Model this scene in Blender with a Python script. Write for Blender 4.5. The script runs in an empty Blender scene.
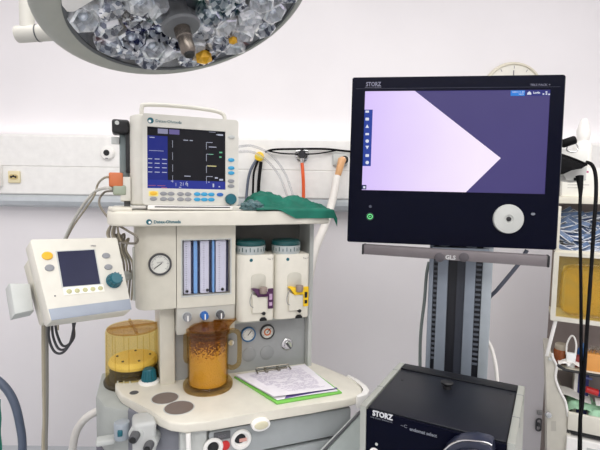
import bpy, bmesh, math, random
from mathutils import Vector, Matrix, Euler, noise
pi = math.pi
COL = bpy.context.scene.collection
RND = random.Random(7)
F = 450.0
EYE = Vector((0, 0, 1.45))
CAMR = Euler((pi/2 - 0.08, 0, 0)).to_matrix() @ Matrix.Rotation(0.016, 3, 'Z')
def ray(px, py): return CAMR @ Vector(((px-300)/F, (225-py)/F, -1))
def hitz(px, py, z):
    d = ray(px, py); return EYE + d*((z-EYE.z)/d.z)
def hity(px, py, y):
    d = ray(px, py); return EYE + d*(y/d.y)
class Frame:
    def __init__(s, o, yaw=0, tilt=0, roll=0):
        r = math.radians
        s.M = Matrix.Translation(o) @ Matrix.Rotation(r(yaw), 4, 'Z') @ Matrix.Rotation(r(roll), 4, 'Y') @ Matrix.Rotation(-r(tilt), 4, 'X')
        s.I = s.M.inverted()
    def hit(s, px, py, v=0.0):
        o = s.I @ EYE; d = s.I.to_3x3() @ ray(px, py); return o + d*((v-o.y)/d.y)
    def hitz(s, px, py, z):
        o = s.I @ EYE; d = s.I.to_3x3() @ ray(px, py); return o + d*((z-o.z)/d.z)
    def w(s, p): return s.M @ Vector(p)

# ------------------------------------------------------------------ materials
def lin(c):
    return tuple(((x/255)/12.92 if x/255 <= .04045 else ((x/255+.055)/1.055)**2.4) for x in c) + (1,)
MATS = {}
def mat(name, rgb, rough=.45, metal=0.0, var=.04, scale=25, emit=0, coat=0, bump=0, spec=.5):
    if name in MATS: return MATS[name]
    m = bpy.data.materials.new(name); m.use_nodes = True
    nt = m.node_tree; b = nt.nodes['Principled BSDF']
    c = lin(rgb)
    tc = nt.nodes.new('ShaderNodeTexCoord'); nz = nt.nodes.new('ShaderNodeTexNoise')
    nz.inputs['Scale'].default_value = scale; nz.inputs['Detail'].default_value = 4
    nt.links.new(tc.outputs['Object'], nz.inputs['Vector'])
    rp = nt.nodes.new('ShaderNodeValToRGB')
    rp.color_ramp.elements[0].position = .3; rp.color_ramp.elements[1].position = .7
    rp.color_ramp.elements[0].color = tuple(x*(1-var) for x in c[:3])+(1,)
    rp.color_ramp.elements[1].color = tuple(min(1, x*(1+var)) for x in c[:3])+(1,)
    nt.links.new(nz.outputs['Fac'], rp.inputs['Fac'])
    nt.links.new(rp.outputs['Color'], b.inputs['Base Color'])
    b.inputs['Roughness'].default_value = rough; b.inputs['Metallic'].default_value = metal
    b.inputs['Specular IOR Level'].default_value = spec
    b.inputs['Coat Weight'].default_value = coat
    if emit:
        b.inputs['Specular IOR Level'].default_value = .12
        b.inputs['Emission Color'].default_value = c; b.inputs['Emission Strength'].default_value = emit
        for l in list(b.inputs['Base Color'].links): nt.links.remove(l)
        b.inputs['Base Color'].default_value = (0.01, 0.01, 0.01, 1)
    if bump:
        bp = nt.nodes.new('ShaderNodeBump'); bp.inputs['Strength'].default_value = bump; bp.inputs['Distance'].default_value = .002
        nt.links.new(nz.outputs['Fac'], bp.inputs['Height']); nt.links.new(bp.outputs['Normal'], b.inputs['Normal'])
    MATS[name] = m; return m
def clear(name, rgb, dens=.0, gloss=.1, body=(200, 140, 40), rough=.05):
    """thin coloured clear plastic: transparent tint + a share of diffuse body + glossy"""
    if name in MATS: return MATS[name]
    m = bpy.data.materials.new(name); m.use_nodes = True; nt = m.node_tree
    for n in list(nt.nodes):
        if n.type != 'OUTPUT_MATERIAL': nt.nodes.remove(n)
    out = [n for n in nt.nodes if n.type == 'OUTPUT_MATERIAL'][0]
    t = nt.nodes.new('ShaderNodeBsdfTransparent'); t.inputs['Color'].default_value = tuple(x**.25 for x in lin(rgb)[:3])+(1,)
    d = nt.nodes.new('ShaderNodeBsdfDiffuse'); d.inputs['Color'].default_value = lin(body)
    g = nt.nodes.new('ShaderNodeBsdfGlossy'); g.inputs['Roughness'].default_value = rough
    tl = nt.nodes.new('ShaderNodeBsdfTranslucent'); tl.inputs['Color'].default_value = lin(body)
    dm = nt.nodes.new('ShaderNodeMixShader'); dm.inputs['Fac'].default_value = .5; dens = 1-(1-dens)**.25
    nt.links.new(d.outputs[0], dm.inputs[1]); nt.links.new(tl.outputs[0], dm.inputs[2])
    a = nt.nodes.new('ShaderNodeMixShader'); a.inputs['Fac'].default_value = dens
    nt.links.new(t.outputs[0], a.inputs[1]); nt.links.new(dm.outputs[0], a.inputs[2])
    lw = nt.nodes.new('ShaderNodeLayerWeight'); lw.inputs['Blend'].default_value = .25
    mu = nt.nodes.new('ShaderNodeMath'); mu.operation = 'MULTIPLY_ADD'; mu.inputs[1].default_value = gloss*1.5; mu.inputs[2].default_value = gloss*.15
    nt.links.new(lw.outputs['Facing'], mu.inputs[0]); mu.use_clamp = True
    b = nt.nodes.new('ShaderNodeMixShader')
    nt.links.new(mu.outputs[0], b.inputs['Fac']); nt.links.new(a.outputs[0], b.inputs[1]); nt.links.new(g.outputs[0], b.inputs[2])
    nt.links.new(b.outputs[0], out.inputs['Surface'])
    MATS[name] = m; return m
def ramp_mat(name, stops, scale, rough=.6, detail=6, emit=0, distort=0, axis=None, tex='noise', bump=0):
    m = bpy.data.materials.new(name); m.use_nodes = True; nt = m.node_tree; b = nt.nodes['Principled BSDF']
    tc = nt.nodes.new('ShaderNodeTexCoord')
    if tex == 'noise':
        nz = nt.nodes.new('ShaderNodeTexNoise'); nz.inputs['Scale'].default_value = scale; nz.inputs['Detail'].default_value = detail
        nz.inputs['Distortion'].default_value = distort
        src = nz.outputs['Fac']; nt.links.new(tc.outputs['Object'], nz.inputs['Vector'])
    else:
        nz = nt.nodes.new('ShaderNodeTexVoronoi'); nz.inputs['Scale'].default_value = scale
        src = nz.outputs['Color']; nt.links.new(tc.outputs['Object'], nz.inputs['Vector'])
        sp = nt.nodes.new('ShaderNodeSeparateColor'); nt.links.new(src, sp.inputs[0]); src = sp.outputs[0]
    if axis is not None:
        sx = nt.nodes.new('ShaderNodeSeparateXYZ'); nt.links.new(tc.outputs['Object'], sx.inputs[0])
        mr = nt.nodes.new('ShaderNodeMapRange'); mr.inputs['From Min'].default_value = axis[1]; mr.inputs['From Max'].default_value = axis[2]
        nt.links.new(sx.outputs[axis[0]], mr.inputs['Value'])
        mx = nt.nodes.new('ShaderNodeMath'); mx.operation = 'MULTIPLY_ADD'; mx.inputs[1].default_value = axis[3]
        nt.links.new(src, mx.inputs[0]); nt.links.new(mr.outputs[0], mx.inputs[2]); src = mx.outputs[0]
    rp = nt.nodes.new('ShaderNodeValToRGB'); e = rp.color_ramp.elements
    e[0].position, e[0].color = stops[0][0], lin(stops[0][1]); e[1].position, e[1].color = stops[-1][0], lin(stops[-1][1])
    for p, c in stops[1:-1]:
        k = e.new(p); k.color = lin(c)
    nt.links.new(src, rp.inputs['Fac'])
    b.inputs['Roughness'].default_value = rough
    if emit:
        nt.links.new(rp.outputs[0], b.inputs['Emission Color']); b.inputs['Emission Strength'].default_value = emit
        b.inputs['Base Color'].default_value = (.01, .01, .01, 1); b.inputs['Specular IOR Level'].default_value = .15
    else: nt.links.new(rp.outputs[0], b.inputs['Base Color'])
    if bump:
        bp = nt.nodes.new('ShaderNodeBump'); bp.inputs['Strength'].default_value = bump; bp.inputs['Distance'].default_value = .003
        nt.links.new(nz.outputs['Distance' if tex != 'noise' else 'Fac'], bp.inputs['Height']); nt.links.new(bp.outputs[0], b.inputs['Normal'])
    MATS[name] = m; return m

cream = mat('cream_plastic', (208, 204, 190), .38)
ivory = mat('ivory_plastic', (221, 217, 204), .35)
vitcase = mat('monitor_case_plastic', (211, 209, 200), .4)
white = mat('white_plastic', (240, 238, 234), .4)
trunkm = mat('trunking_white_paint', (236, 235, 232), .4)
railm = mat('rail_grey_aluminium', (196, 202, 206), .35, .3)
greyp = mat('mid_grey_panel', (160, 163, 163), .5)
lightgrey = mat('light_grey_plastic', (190, 193, 190), .45)
steelblue = mat('grey_blue_strip', (150, 158, 170), .45)
darkgrey = mat('dark_grey_plastic', (86, 87, 90), .55)
midgrey = mat('button_grey', (140, 142, 146), .5)
black = mat('black_plastic', (16, 17, 20), .4)
blackrub = mat('black_rubber', (7, 7, 9), .6, spec=.15)
navyblack = mat('navy_black_gloss', (5, 7, 24), .3, spec=.07)
blackbox = mat('black_enamel', (12, 14, 20), .45, spec=.3)
chrome = mat('chrome', (205, 205, 205), .15, 1)
alu = mat('brushed_aluminium', (184, 186, 178), .38, .55)
towerm = mat('tower_grey_aluminium', (132, 141, 152), .42, .35)
barm = mat('grey_bar_paint', (112, 106, 108), .45, .2)
teal = mat('teal_plastic', (6, 92, 106), .35)
dteal = mat('dark_teal_plastic', (14, 72, 74), .35)
yellow = mat('yellow_plastic', (238, 196, 30), .4)
amberb = mat('amber_button', (228, 178, 40), .4)
cyan = mat('sky_blue_button', (44, 152, 198), .4)
blue = mat('blue_plastic', (38, 100, 176), .4)
purple = mat('purple_plastic', (74, 34, 74), .4)
orange = mat('orange_plastic', (196, 108, 62), .45)
orangehose = mat('orange_hose', (226, 92, 40), .4)
peach = mat('peach_plastic', (224, 172, 122), .4)
red = mat('red_plastic', (196, 40, 40), .4)
greenbtn = mat('grey_green_plug', (150, 160, 142), .45)
paper = mat('paper', (236, 232, 238), .7)
clipg = mat('green_board', (122, 196, 86), .45)
inkm = mat('print_grey', (120, 118, 124), .6)
greyhose = mat('grey_hose', (92, 100, 116), .45)
beigecab = mat('beige_grey_cable', (160, 152, 134), .5)
whitehose = mat('white_hose', (232, 228, 222), .4)
clearhose = clear('clear_tube_plastic', (236, 238, 242), .5, .35, (214, 216, 222))
amberclear = clear('amber_clear_plastic', (242, 220, 140), .06, .10, (206, 166, 76))
amberdeep = clear('brown_clear_plastic', (218, 174, 92), .22, .12, (124, 84, 28))
pane = clear('clear_pane', (252, 252, 254), .0, .08)
smokedpane = clear('yellow_clear_bin', (248, 234, 160), .5, .12, (250, 222, 120))

# ------------------------------------------------------------------ geometry builder
class MB:
    def __init__(s): s.bm = bmesh.new(); s.mats = []
    def _mi(s, m):
        if m is None: return 0
        if m not in s.mats: s.mats.append(m)
        return s.mats.index(m)
    def add(s, bm, m=None, M=None):
        if M is not None: bmesh.ops.transform(bm, matrix=M, verts=bm.verts)
        bmesh.ops.recalc_face_normals(bm, faces=bm.faces)
        me = bpy.data.meshes.new('t'); bm.to_mesh(me); bm.free()
        i = s._mi(m)
        n0 = len(s.bm.faces); s.bm.from_mesh(me); bpy.data.meshes.remove(me)
        s.bm.faces.ensure_lookup_table()
        for f in s.bm.faces[n0:]: f.material_index = i
        return s
    def box(s, x0, x1, y0, y1, z0, z1, bev=0, seg=3, m=None, M=None):
        bm = bmesh.new(); bmesh.ops.create_cube(bm, size=1)
        for v in bm.verts:
            v.co = Vector((x0+(x1-x0)*(v.co.x+.5), y0+(y1-y0)*(v.co.y+.5), z0+(z1-z0)*(v.co.z+.5)))
        if bev: bmesh.ops.bevel(bm, geom=bm.edges, offset=min(bev, .49*min(abs(x1-x0), abs(y1-y0), abs(z1-z0))), segments=seg, profile=.5, affect='EDGES')
        return s.add(bm, m, M)
    def prism(s, pts, a0, a1, axis='y', bev=0, seg=2, m=None, M=None):
        """pts in the two other axes (x,z) for y, (x,y) for z, (y,z) for x"""
        bm = bmesh.new()
        def mk(p, a):
            return {'y': (p[0], a, p[1]), 'z': (p[0], p[1], a), 'x': (a, p[0], p[1])}[axis]
        A = [bm.verts.new(mk(p, a0)) for p in pts]; B = [bm.verts.new(mk(p, a1)) for p in pts]
        n = len(pts); bm.faces.new(A); bm.faces.new(B)
        for i in range(n): bm.faces.new((A[i], A[(i+1) % n], B[(i+1) % n], B[i]))
        if bev:
            es = [e for e in bm.edges if (e.verts[0] in A) == (e.verts[1] in A)]
            bmesh.ops.bevel(bm, geom=es, offset=bev, segments=seg, profile=.5, affect='EDGES')
        return s.add(bm, m, M)
    def lathe(s, prof, n=32, M=None, m=None, close=False):
        """profile (r,z) about local z"""
        bm = bmesh.new(); rings = []
        for r, z in prof:
            if r < 1e-6: rings.append([bm.verts.new((0, 0, z))])
            else: rings.append([bm.verts.new((r*math.cos(2*pi*k/n), r*math.sin(2*pi*k/n), z)) for k in range(n)])
        prs = list(zip(rings, rings[1:])) + ([(rings[-1], rings[0])] if close else [])
        for a, b in prs:
            for k in range(n):
                k2 = (k+1) % n
                if len(a) == 1 and len(b) == 1: continue
                if len(a) == 1: bm.faces.new((a[0], b[k], b[k2]))
                elif len(b) == 1: bm.faces.new((a[k], a[k2], b[0]))
                else: bm.faces.new((a[k], a[k2], b[k2], b[k]))
        return s.add(bm, m, M)
    def cyl(s, p0, p1, r0, r1=None, n=20, m=None, bev=0):
        p0, p1 = Vector(p0), Vector(p1); L = (p1-p0).length; r1 = r0 if r1 is None else r1
        q = (p1-p0).to_track_quat('Z', 'Y').to_matrix().to_4x4(); q.translation = p0
        b = min(bev, L*.4)
        pr = [(0, 0), (r0, 0), (r1, L), (0, L)] if not b else [(0, 0), (r0-b, 0), (r0-b*.3, b*.3), (r0, b), (r1, L-b), (r1-b*.3, L-b*.3), (r1-b, L), (0, L)]
        return s.lathe(pr, n, q, m)
    def tube(s, pts, r, n=10, m=None, smooth=True, sub=6, cap=True):
        P = [Vector(p) for p in pts]
        if smooth and len(P) > 2:
            Q = []
            for i in range(len(P)-1):
                a = P[i-1] if i else P[0]*2-P[1]; b, c = P[i], P[i+1]; d = P[i+2] if i+2 < len(P) else P[-1]*2-P[-2]
                for k in range(sub):
                    t = k/sub
                    Q.append(.5*((2*b)+(c-a)*t+(2*a-5*b+4*c-d)*t*t+(3*b-a-3*c+d)*t**3))
            Q.append(P[-1]); P = Q
        bm = bmesh.new(); prev = None; nrm = None; rings = []
        for i, p in enumerate(P):
            t = (P[min(i+1, len(P)-1)]-P[max(i-1, 0)])
            if t.length < 1e-9: t = Vector((0, 0, 1))
            t.normalize()
            if nrm is None: nrm = t.orthogonal().normalized()
            else:
                nrm = nrm - t*nrm.dot(t)
                nrm = nrm.normalized() if nrm.length > 1e-6 else t.orthogonal().normalized()
            bi = t.cross(nrm); rr = r(i/(len(P)-1)) if callable(r) else r
            rings.append([bm.verts.new(p+(nrm*math.cos(2*pi*k/n)+bi*math.sin(2*pi*k/n))*rr) for k in range(n)])
        for a, b in zip(rings, rings[1:]):
            for k in range(n): bm.faces.new((a[k], a[(k+1) % n], b[(k+1) % n], b[k]))
        if cap: bm.faces.new(rings[0]); bm.faces.new(rings[-1])
        return s.add(bm, m)
    def quad(s, a, b, c, d, m=None):
        bm = bmesh.new(); bm.faces.new([bm.verts.new(Vector(p)) for p in (a, b, c, d)]); return s.add(bm, m)
    def grid(s, fn, nu, nv, m=None, thick=0):
        bm = bmesh.new(); V = [[bm.verts.new(fn(i/nu, j/nv)) for j in range(nv+1)] for i in range(nu+1)]
        for i in range(nu):
            for j in range(nv): bm.faces.new((V[i][j], V[i+1][j], V[i+1][j+1], V[i][j+1]))
        if thick:
            bmesh.ops.recalc_face_normals(bm, faces=bm.faces)
            bmesh.ops.solidify(bm, geom=bm.faces[:], thickness=thick)
        return s.add(bm, m)
    def sphere(s, c, r, sc=(1, 1, 1), n=16, m=None):
        bm = bmesh.new(); bmesh.ops.create_uvsphere(bm, u_segments=n, v_segments=n//2+2, radius=r)
        for v in bm.verts: v.co = Vector((c[0]+v.co.x*sc[0], c[1]+v.co.y*sc[1], c[2]+v.co.z*sc[2]))
        return s.add(bm, m)
    def text(s, t, x, z, h, y=0, m=None, depth=.0006, align='LEFT', stretch=1.0, bold=0, M=None):
        """lettering on a face that looks towards local -y; baseline at z, cap height h"""
        cu = bpy.data.curves.new('txt', 'FONT'); cu.body = t; cu.size = h/.7; cu.align_x = align; cu.extrude = .0002; cu.offset = bold
        cu.resolution_u = 2
        o = bpy.data.objects.new('txt', cu); COL.objects.link(o)
        dg = bpy.context.evaluated_depsgraph_get(); me = bpy.data.meshes.new_from_object(o.evaluated_get(dg))
        bm = bmesh.new(); bm.from_mesh(me); bpy.data.meshes.remove(me)
        bpy.data.objects.remove(o); bpy.data.curves.remove(cu)
        T = Matrix(((stretch, 0, 0, x), (0, 0, -1, y-depth), (0, 1, 0, z), (0, 0, 0, 1)))
        return s.add(bm, m, T if M is None else M @ T)
    def build(s, name, m=None, parent=None, loc=None, smooth=True, ang=35):
        me = bpy.data.meshes.new(name); s.bm.to_mesh(me); s.bm.free()
        for k in (s.mats or [m]): me.materials.append(k)
        if s.mats and m and s.mats[0] is None: pass
        if smooth:
            me.polygons.foreach_set('use_smooth', [True]*len(me.polygons)); me.set_sharp_from_angle(angle=math.radians(ang))
        o = bpy.data.objects.new(name, me); COL.objects.link(o)
        if parent is not None: o.parent = parent
        if loc is not None: o.matrix_world = loc if isinstance(loc, Matrix) else Matrix.Translation(loc)
        return o
def tag(o, label, cat, group=None, kind=None):
    o['label'] = label; o['category'] = cat
    if group: o['group'] = group
    if kind: o['kind'] = kind
    return o
def thing(name, label, cat, M, group=None):
    o = bpy.data.objects.new(name, None); COL.objects.link(o); o.empty_display_size = .05
    o.matrix_world = M if isinstance(M, Matrix) else Matrix.Translation(M)
    return tag(o, label, cat, group)
def struct(o): o['kind'] = 'structure'; return o
def dup(o, M=None):
    c = o.copy(); COL.objects.link(c)
    if M is not None: c.matrix_world = M
    for ch in list(o.children):
        d = ch.copy(); COL.objects.link(d); d.parent = c
        for g in list(ch.children):
            e = g.copy(); COL.objects.link(e); e.parent = d
    return c
def rrect(x0, x1, z0, z1, r, n=5):
    P = []
    for cx, cz, a0 in ((x1-r, z1-r, 0), (x0+r, z1-r, 90), (x0+r, z0+r, 180), (x1-r, z0+r, 270)):
        for k in range(n+1):
            a = math.radians(a0+90*k/n); P.append((cx+r*math.cos(a), cz+r*math.sin(a)))
    return P
def smooth_poly(pts, sub=4):
    P = [Vector(p) for p in pts]; Q = []; n = len(P)
    for i in range(n):
        a, b, c, d = P[i-1], P[i], P[(i+1) % n], P[(i+2) % n]
        for k in range(sub):
            t = k/sub; Q.append(.5*((2*b)+(c-a)*t+(2*a-5*b+4*c-d)*t*t+(3*b-a-3*c+d)*t**3))
    return [tuple(q) for q in Q]
def ell(cx, cz, rx, rz, n=20): return [(cx+rx*math.cos(2*pi*k/n), cz+rz*math.sin(2*pi*k/n)) for k in range(n)]
def cable(name, label, cat, pts, r, m, n=10):
    return tag(MB().tube([hity(*p) for p in pts], r, n).build(name, m), label, cat)

# ================================================================== ROOM
WY = 2.4
wallm = mat('wall_paint', (232, 229, 231), .6, var=.02, scale=3, bump=.05)
floorm = mat('floor_vinyl', (186, 190, 194), .4, var=.08, scale=8)
ceilm = mat('ceiling_paint', (238, 236, 234), .7)
XL, XR, YF, ZC = -2.4, 2.6, -2.6, 2.9
struct(MB().box(XL-.1, XR+.1, WY, WY+.1, 0, ZC).build('wall_back', wallm))
struct(MB().box(XL-.1, XL, YF, WY, 0, ZC).build('wall_left', wallm))
struct(MB().box(XR, XR+.1, YF, WY, 0, ZC).build('wall_right', wallm))
struct(MB().box(XL-.1, XR+.1, YF-.1, YF, 0, ZC).build('wall_front', wallm))
struct(MB().box(XL-.1, XR+.1, YF-.1, WY+.1, -.1, 0).build('floor', floorm))
struct(MB().box(XL-.1, XR+.1, YF-.1, WY+.1, ZC, ZC+.1).build('ceiling', ceilm))

# medical trunking along the wall
tr = thing('wall_trunking', 'long white service trunking with a grey lower rail fixed along the wall', 'wall trunking', (0, WY, 1.34))
MB().prism([(0, .06), (-.075, .06), (-.08, .066), (-.08, .20), (-.075, .203), (-.075, .205), (-.08, .208), (-.08, .355), (-.07, .366), (0, .366)], XL+.01, XR-.01, 'x').build('cover_panel', trunkm, tr)
MB().prism([(0, -.005), (-.05, -.005), (-.078, .006), (-.09, .026), (-.088, .046), (-.076, .058), (0, .06)], XL+.01, XR-.01, 'x').build('lower_rail', railm, tr)
TF = WY-.08

def wall_disc(mb, p, r, y0, y1, m, n=28, bev=.003):
    mb.cyl((p.x, y0, p.z), (p.x, y1, p.z), r, r, n, m, bev)
# call button
p = hity(108, 153, TF)
t = thing('call_button', 'round white wall button with a black centre on the trunking', 'call button', (p.x, TF, p.z))
MB().lathe([(0, 0), (.036, 0), (.036, .008), (.03, .016), (.02, .018), (0, .018)], 32, Matrix.Rotation(pi/2, 4, 'X')).build('cover', white, t)
MB().lathe([(0, .0), (.015, .0), (.015, .021), (.012, .024), (0, .024)], 24, Matrix.Rotation(pi/2, 4, 'X')).build('lens', black, t)
MB().box(-.006, .006, -.0185, -.01, -.031, -.026).build('indicator', inkm, t)
# socket
p = hity(15, 177, TF)
t = thing('wall_socket', 'small cream socket with three round holes at left end of the trunking', 'socket', (p.x, TF, p.z))
sock = mat('cream_socket', (226, 214, 176), .4)
MB().box(-.031, .031, -.012, 0, -.031, .031, .006).build('plate', sock, t)
sm = MB(); sm.prism(rrect(-.023, .023, -.013, .013, .012), -.0135, -.011, 'y'); sm.build('recess', mat('socket_recess', (196, 176, 120), .5), t)
for dx, dz in ((-.011, 0), (.011, 0), (0, .004)):
    MB().cyl((dx, -.0145, dz), (dx, -.012, dz), .0058).build('hole', black, t)
p = hity(-1, 176, TF)
tag(MB().box(p.x-.05, p.x+.022, TF-.035, TF, p.z-.055, p.z+.058, .006).build('wall_box', white), 'white square box cut off by the left edge of the picture, on the trunking', 'switch box')
# gas outlets
p = hity(302, 155, TF)
t = thing('gas_outlet', 'round chrome gas outlet on the trunking above the orange hose', 'gas outlet', (p.x, TF, p.z))
MB().lathe([(0, 0), (.036, 0), (.036, .005), (.026, .01), (.016, .011), (.016, .03), (0, .03)], 28, Matrix.Rotation(pi/2, 4, 'X')).build('rosette', chrome, t)
MB().lathe([(0, .02), (.02, .02), (.022, .04), (.017, .05), (0, .05)], 20, Matrix.Rotation(pi/2, 4, 'X')).build('collar', mat('outlet_black', (40, 40, 44), .3, .4), t)
MB().cyl((0, -.035, .002), (.001, -.037, -.042), .011, .009).build('plug', chrome, t)
cable('gas_hose', 'orange gas hose hanging from the chrome outlet on the trunking', 'hose', [(302, 163, TF-.04), (303, 175, TF-.045), (303.5, 190, TF-.045), (303, 215, TF-.05), (300, 260, TF-.06), (298, 360, TF-.06), (297, 466, TF-.06)], .0085, orangehose)
p = hity(340, 160, TF)
t = thing('suction_outlet', 'white square suction outlet with peach connector beside the large black monitor', 'suction outlet', (p.x, TF, p.z))
MB().box(-.038, .038, -.022, 0, -.03, .03, .006).build('housing', lightgrey, t)
MB().cyl((0.02, -.022, .0), (.02, -.03, 0), .02).build('socket_ring', chrome, t)
MB().cyl((.012, -.02, 0), (.006, -.06, -.008), .018, .018, 20, None, .003).build('elbow', peach, t)
MB().cyl((.006, -.056, .004), (-.014, -.062, -.080), .019, .016, 20, None, .003).build('connector', peach, t)
tag(MB().tube([hity(337, 176, TF-.062), hity(333, 198, TF-.1), hity(325, 225, TF-.2), hity(315, 250, TF-.3), hity(308, 285, TF-.42), hity(300, 330, TF-.5)], .019, 14).build('suction_hose', whitehose), 'wide white suction hose running down from the peach connector behind the machine', 'hose')
# yellow connector with hoses
p = hity(260, 157, TF)
t = thing('gas_connector', 'yellow wall connector with grey and black hoses hanging below it', 'gas connector', (p.x, TF, p.z))
MB().cyl((0, 0, 0), (0, -.04, 0), .02, .024, 20, None, .003).build('body', yellow, t)
MB().cyl((-.018, -.03, .006), (.02, -.03, -.01), .013, .012, 16, None, .003).build('crosspiece', mat('light_yellow', (232, 214, 90), .4), t)
for nm, lab, pts, m_ in (('air_hose', 'grey hose hanging leftmost from the yellow connector', [(256, 160, TF-.03), (250, 172, TF-.045), (247, 190, TF-.05), (245, 230, TF-.06), (244, 330, TF-.06), (243, 466, TF-.06)], greyhose),
                     ('air_hose', 'thin black hose hanging between the grey and the thick black hose from the yellow connector', [(258, 161, TF-.04), (254, 172, TF-.06), (253, 190, TF-.065), (252, 230, TF-.07), (251, 330, TF-.07), (251, 466, TF-.07)], blackrub),
                     ('air_hose', 'thick black hose hanging rightmost from the yellow connector', [(261, 162, TF-.03), (259.5, 175, TF-.04), (258.5, 190, TF-.045), (258, 230, TF-.05), (257, 330, TF-.05), (257, 468, TF-.05)], blackrub)):
    cable(nm, lab, 'hose', pts, .0055 if 'thin' in lab else (.0085 if 'thick' in lab else .007), m_)
tag(MB().tube([hity(*q) for q in ((265, 152, TF-.03), (275, 149.5, TF-.03), (300, 149, TF-.03), (325, 149, TF-.02), (345, 151, TF-.02), (370, 154, TF-.02), (400, 165, TF-.008))], .0055).build('power_cable', blackrub), 'black cable strung level along the trunking from the yellow connector to behind the black monitor', 'cable')
tag(MB().tube([hity(*q) for q in ((268, 151, TF-.03), (283, 153.5, TF-.035), (302, 154, TF-.04), (318, 153.5, TF-.03), (336, 150.5, TF-.015))], .0035).build('power_cable', blackrub), 'thin black cable sagging below the level cable at the chrome gas outlet', 'cable')
for k, (lab, pts) in enumerate((('clear thin tube arching highest from the vital signs monitor across the trunking', [(236, 147, 1.9), (252, 146, 2.05), (270, 154, 2.15), (283, 170, 2.2), (290, 186, 2.2), (294, 205, 2.2), (296, 250, 2.2)]),
                             ('clear thin tube arching just below its twin across the trunking', [(236, 152, 1.92), (252, 152, 2.06), (266, 160, 2.15), (278, 174, 2.2), (285, 190, 2.2), (289, 208, 2.2), (291, 250, 2.2)]))):
    cable('clear_tube', lab, 'tube', pts, .0058, clearhose)
# clock
p = hity(511, 94, WY)
t = thing('wall_clock', 'round pale wall clock half hidden behind the large black monitor', 'clock', (p.x, WY, p.z))
RX = Matrix.Rotation(pi/2, 4, 'X')
MB().lathe([(0, 0), (.155, 0), (.16, .012), (.155, .028), (.146, .03), (.143, .02), (0, .02)], 48, RX).build('case', mat('clock_case', (214, 208, 190), .4), t)
MB().lathe([(0, .018), (.1435, .018), (.1435, .021), (0, .021)], 48, RX).build('dial', mat('clock_dial', (228, 225, 215), .6), t)
for k in range(12):
    a = 2*pi*k/12
    MB().box(-.0012, .0012, -.0225, -.02, .124, .138, M=Matrix.Rotation(a, 4, 'Y')).build('hour_mark', inkm, t)
MB().box(-.002, .002, -.024, -.021, -.02, .115, M=Matrix.Rotation(-.02, 4, 'Y')).build('minute_hand', inkm, t)
MB().box(-.003, .003, -.026, -.023, -.02, .08, M=Matrix.Rotation(.5, 4, 'Y')).build('hour_hand', inkm, t)

# ================================================================== ANAESTHESIA MACHINE
o = hitz(240, 372, .80); o.z = 0
FM = Frame(o, 21)
mach = thing('anaesthesia_machine', 'cream anaesthesia machine with round gauge, flowmeter window and wide white worktop', 'anaesthesia machine', FM.M)
# lower body
mb = MB(); mb.box(-.19, .30, -.255, .33, .10, .777, .01); mb.build('lower_body', lightgrey, mach)
# drawers (faces just proud of the body)
H = FM.hit
zt = .777
for k, (z0, z1) in enumerate(((.668, .752), (.45, .655), (.2, .44))):
    d = MB().prism(rrect(-.155, .298, z0, z1, .006), -.275, -.2545, 'y', .003).build('drawer', mat('drawer_grey', (166, 171, 172), .45), mach)
MB().prism(rrect(-.235, -.162, .2, .765, .006), -.272, -.2, 'y', .004).build('side_cover', lightgrey, mach)
MB().box(-.3, .3, -.3, .35, .0, .10, .02).build('base', darkgrey, mach)
# worktop
tp = [(-.41, .05), (-.41, .02), (-.391, -.054), (-.350, -.12), (-.311, -.183), (-.285, -.236), (-.262, -.272), (-.225, -.296), (-.157, -.303), (0, -.303), (.15, -.306), (.275, -.308), (.325, -.297), (.349, -.255), (.352, -.20), (.342, -.144), (.30, -.05), (.262, .012), (.25, .05)]
MB().prism(tp, .772, .80, 'z', .006, 3).build('worktop', ivory, mach)
bt = [(.300, -.316), (.338, -.308), (.360, -.285), (.368, -.25), (.366, -.20), (.352, -.15), (.343, -.155), (.350, -.2), (.352, -.25), (.346, -.275), (.33, -.294), (.300, -.304)]
MB().prism(bt, .765, .804, 'z', .003).build('corner_bumper', white, mach)
# recessed cup wells in the worktop
wellm = mat('well_brown_grey', (118, 106, 100), .5)
for (u, v), r in (((-.264, -.121), .042), ((-.230, -.197), .045)):
    T = Matrix.Translation((u, v, .8))
    w_ = MB().lathe([(r, .0003), (r*.97, .0016), (r*.93, .0012), (r*.92, .0004)], 36, T, close=True).build('well_rim', lightgrey, mach)
    MB().lathe([(0, .0006), (r*.93, .0009)], 36, T).build('well', wellm, mach)
MB().lathe([(0, .0008), (.013, .0008), (.014, 0)], 24, Matrix.Translation((-.353, -.05, .8))).build('port', darkgrey, mach)
# oval latch on the front edge
q = H(260.5, 424, -.308)
MB().prism(ell(q.x, q.z, .028, .018), -.318, -.29, 'y', .003).build('latch', white, mach)
MB().prism(ell(q.x, q.z+.001, .021, .012), -.3205, -.31, 'y', .002).build('latch_badge', mat('badge_cream', (214, 208, 180), .4), mach)
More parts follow.
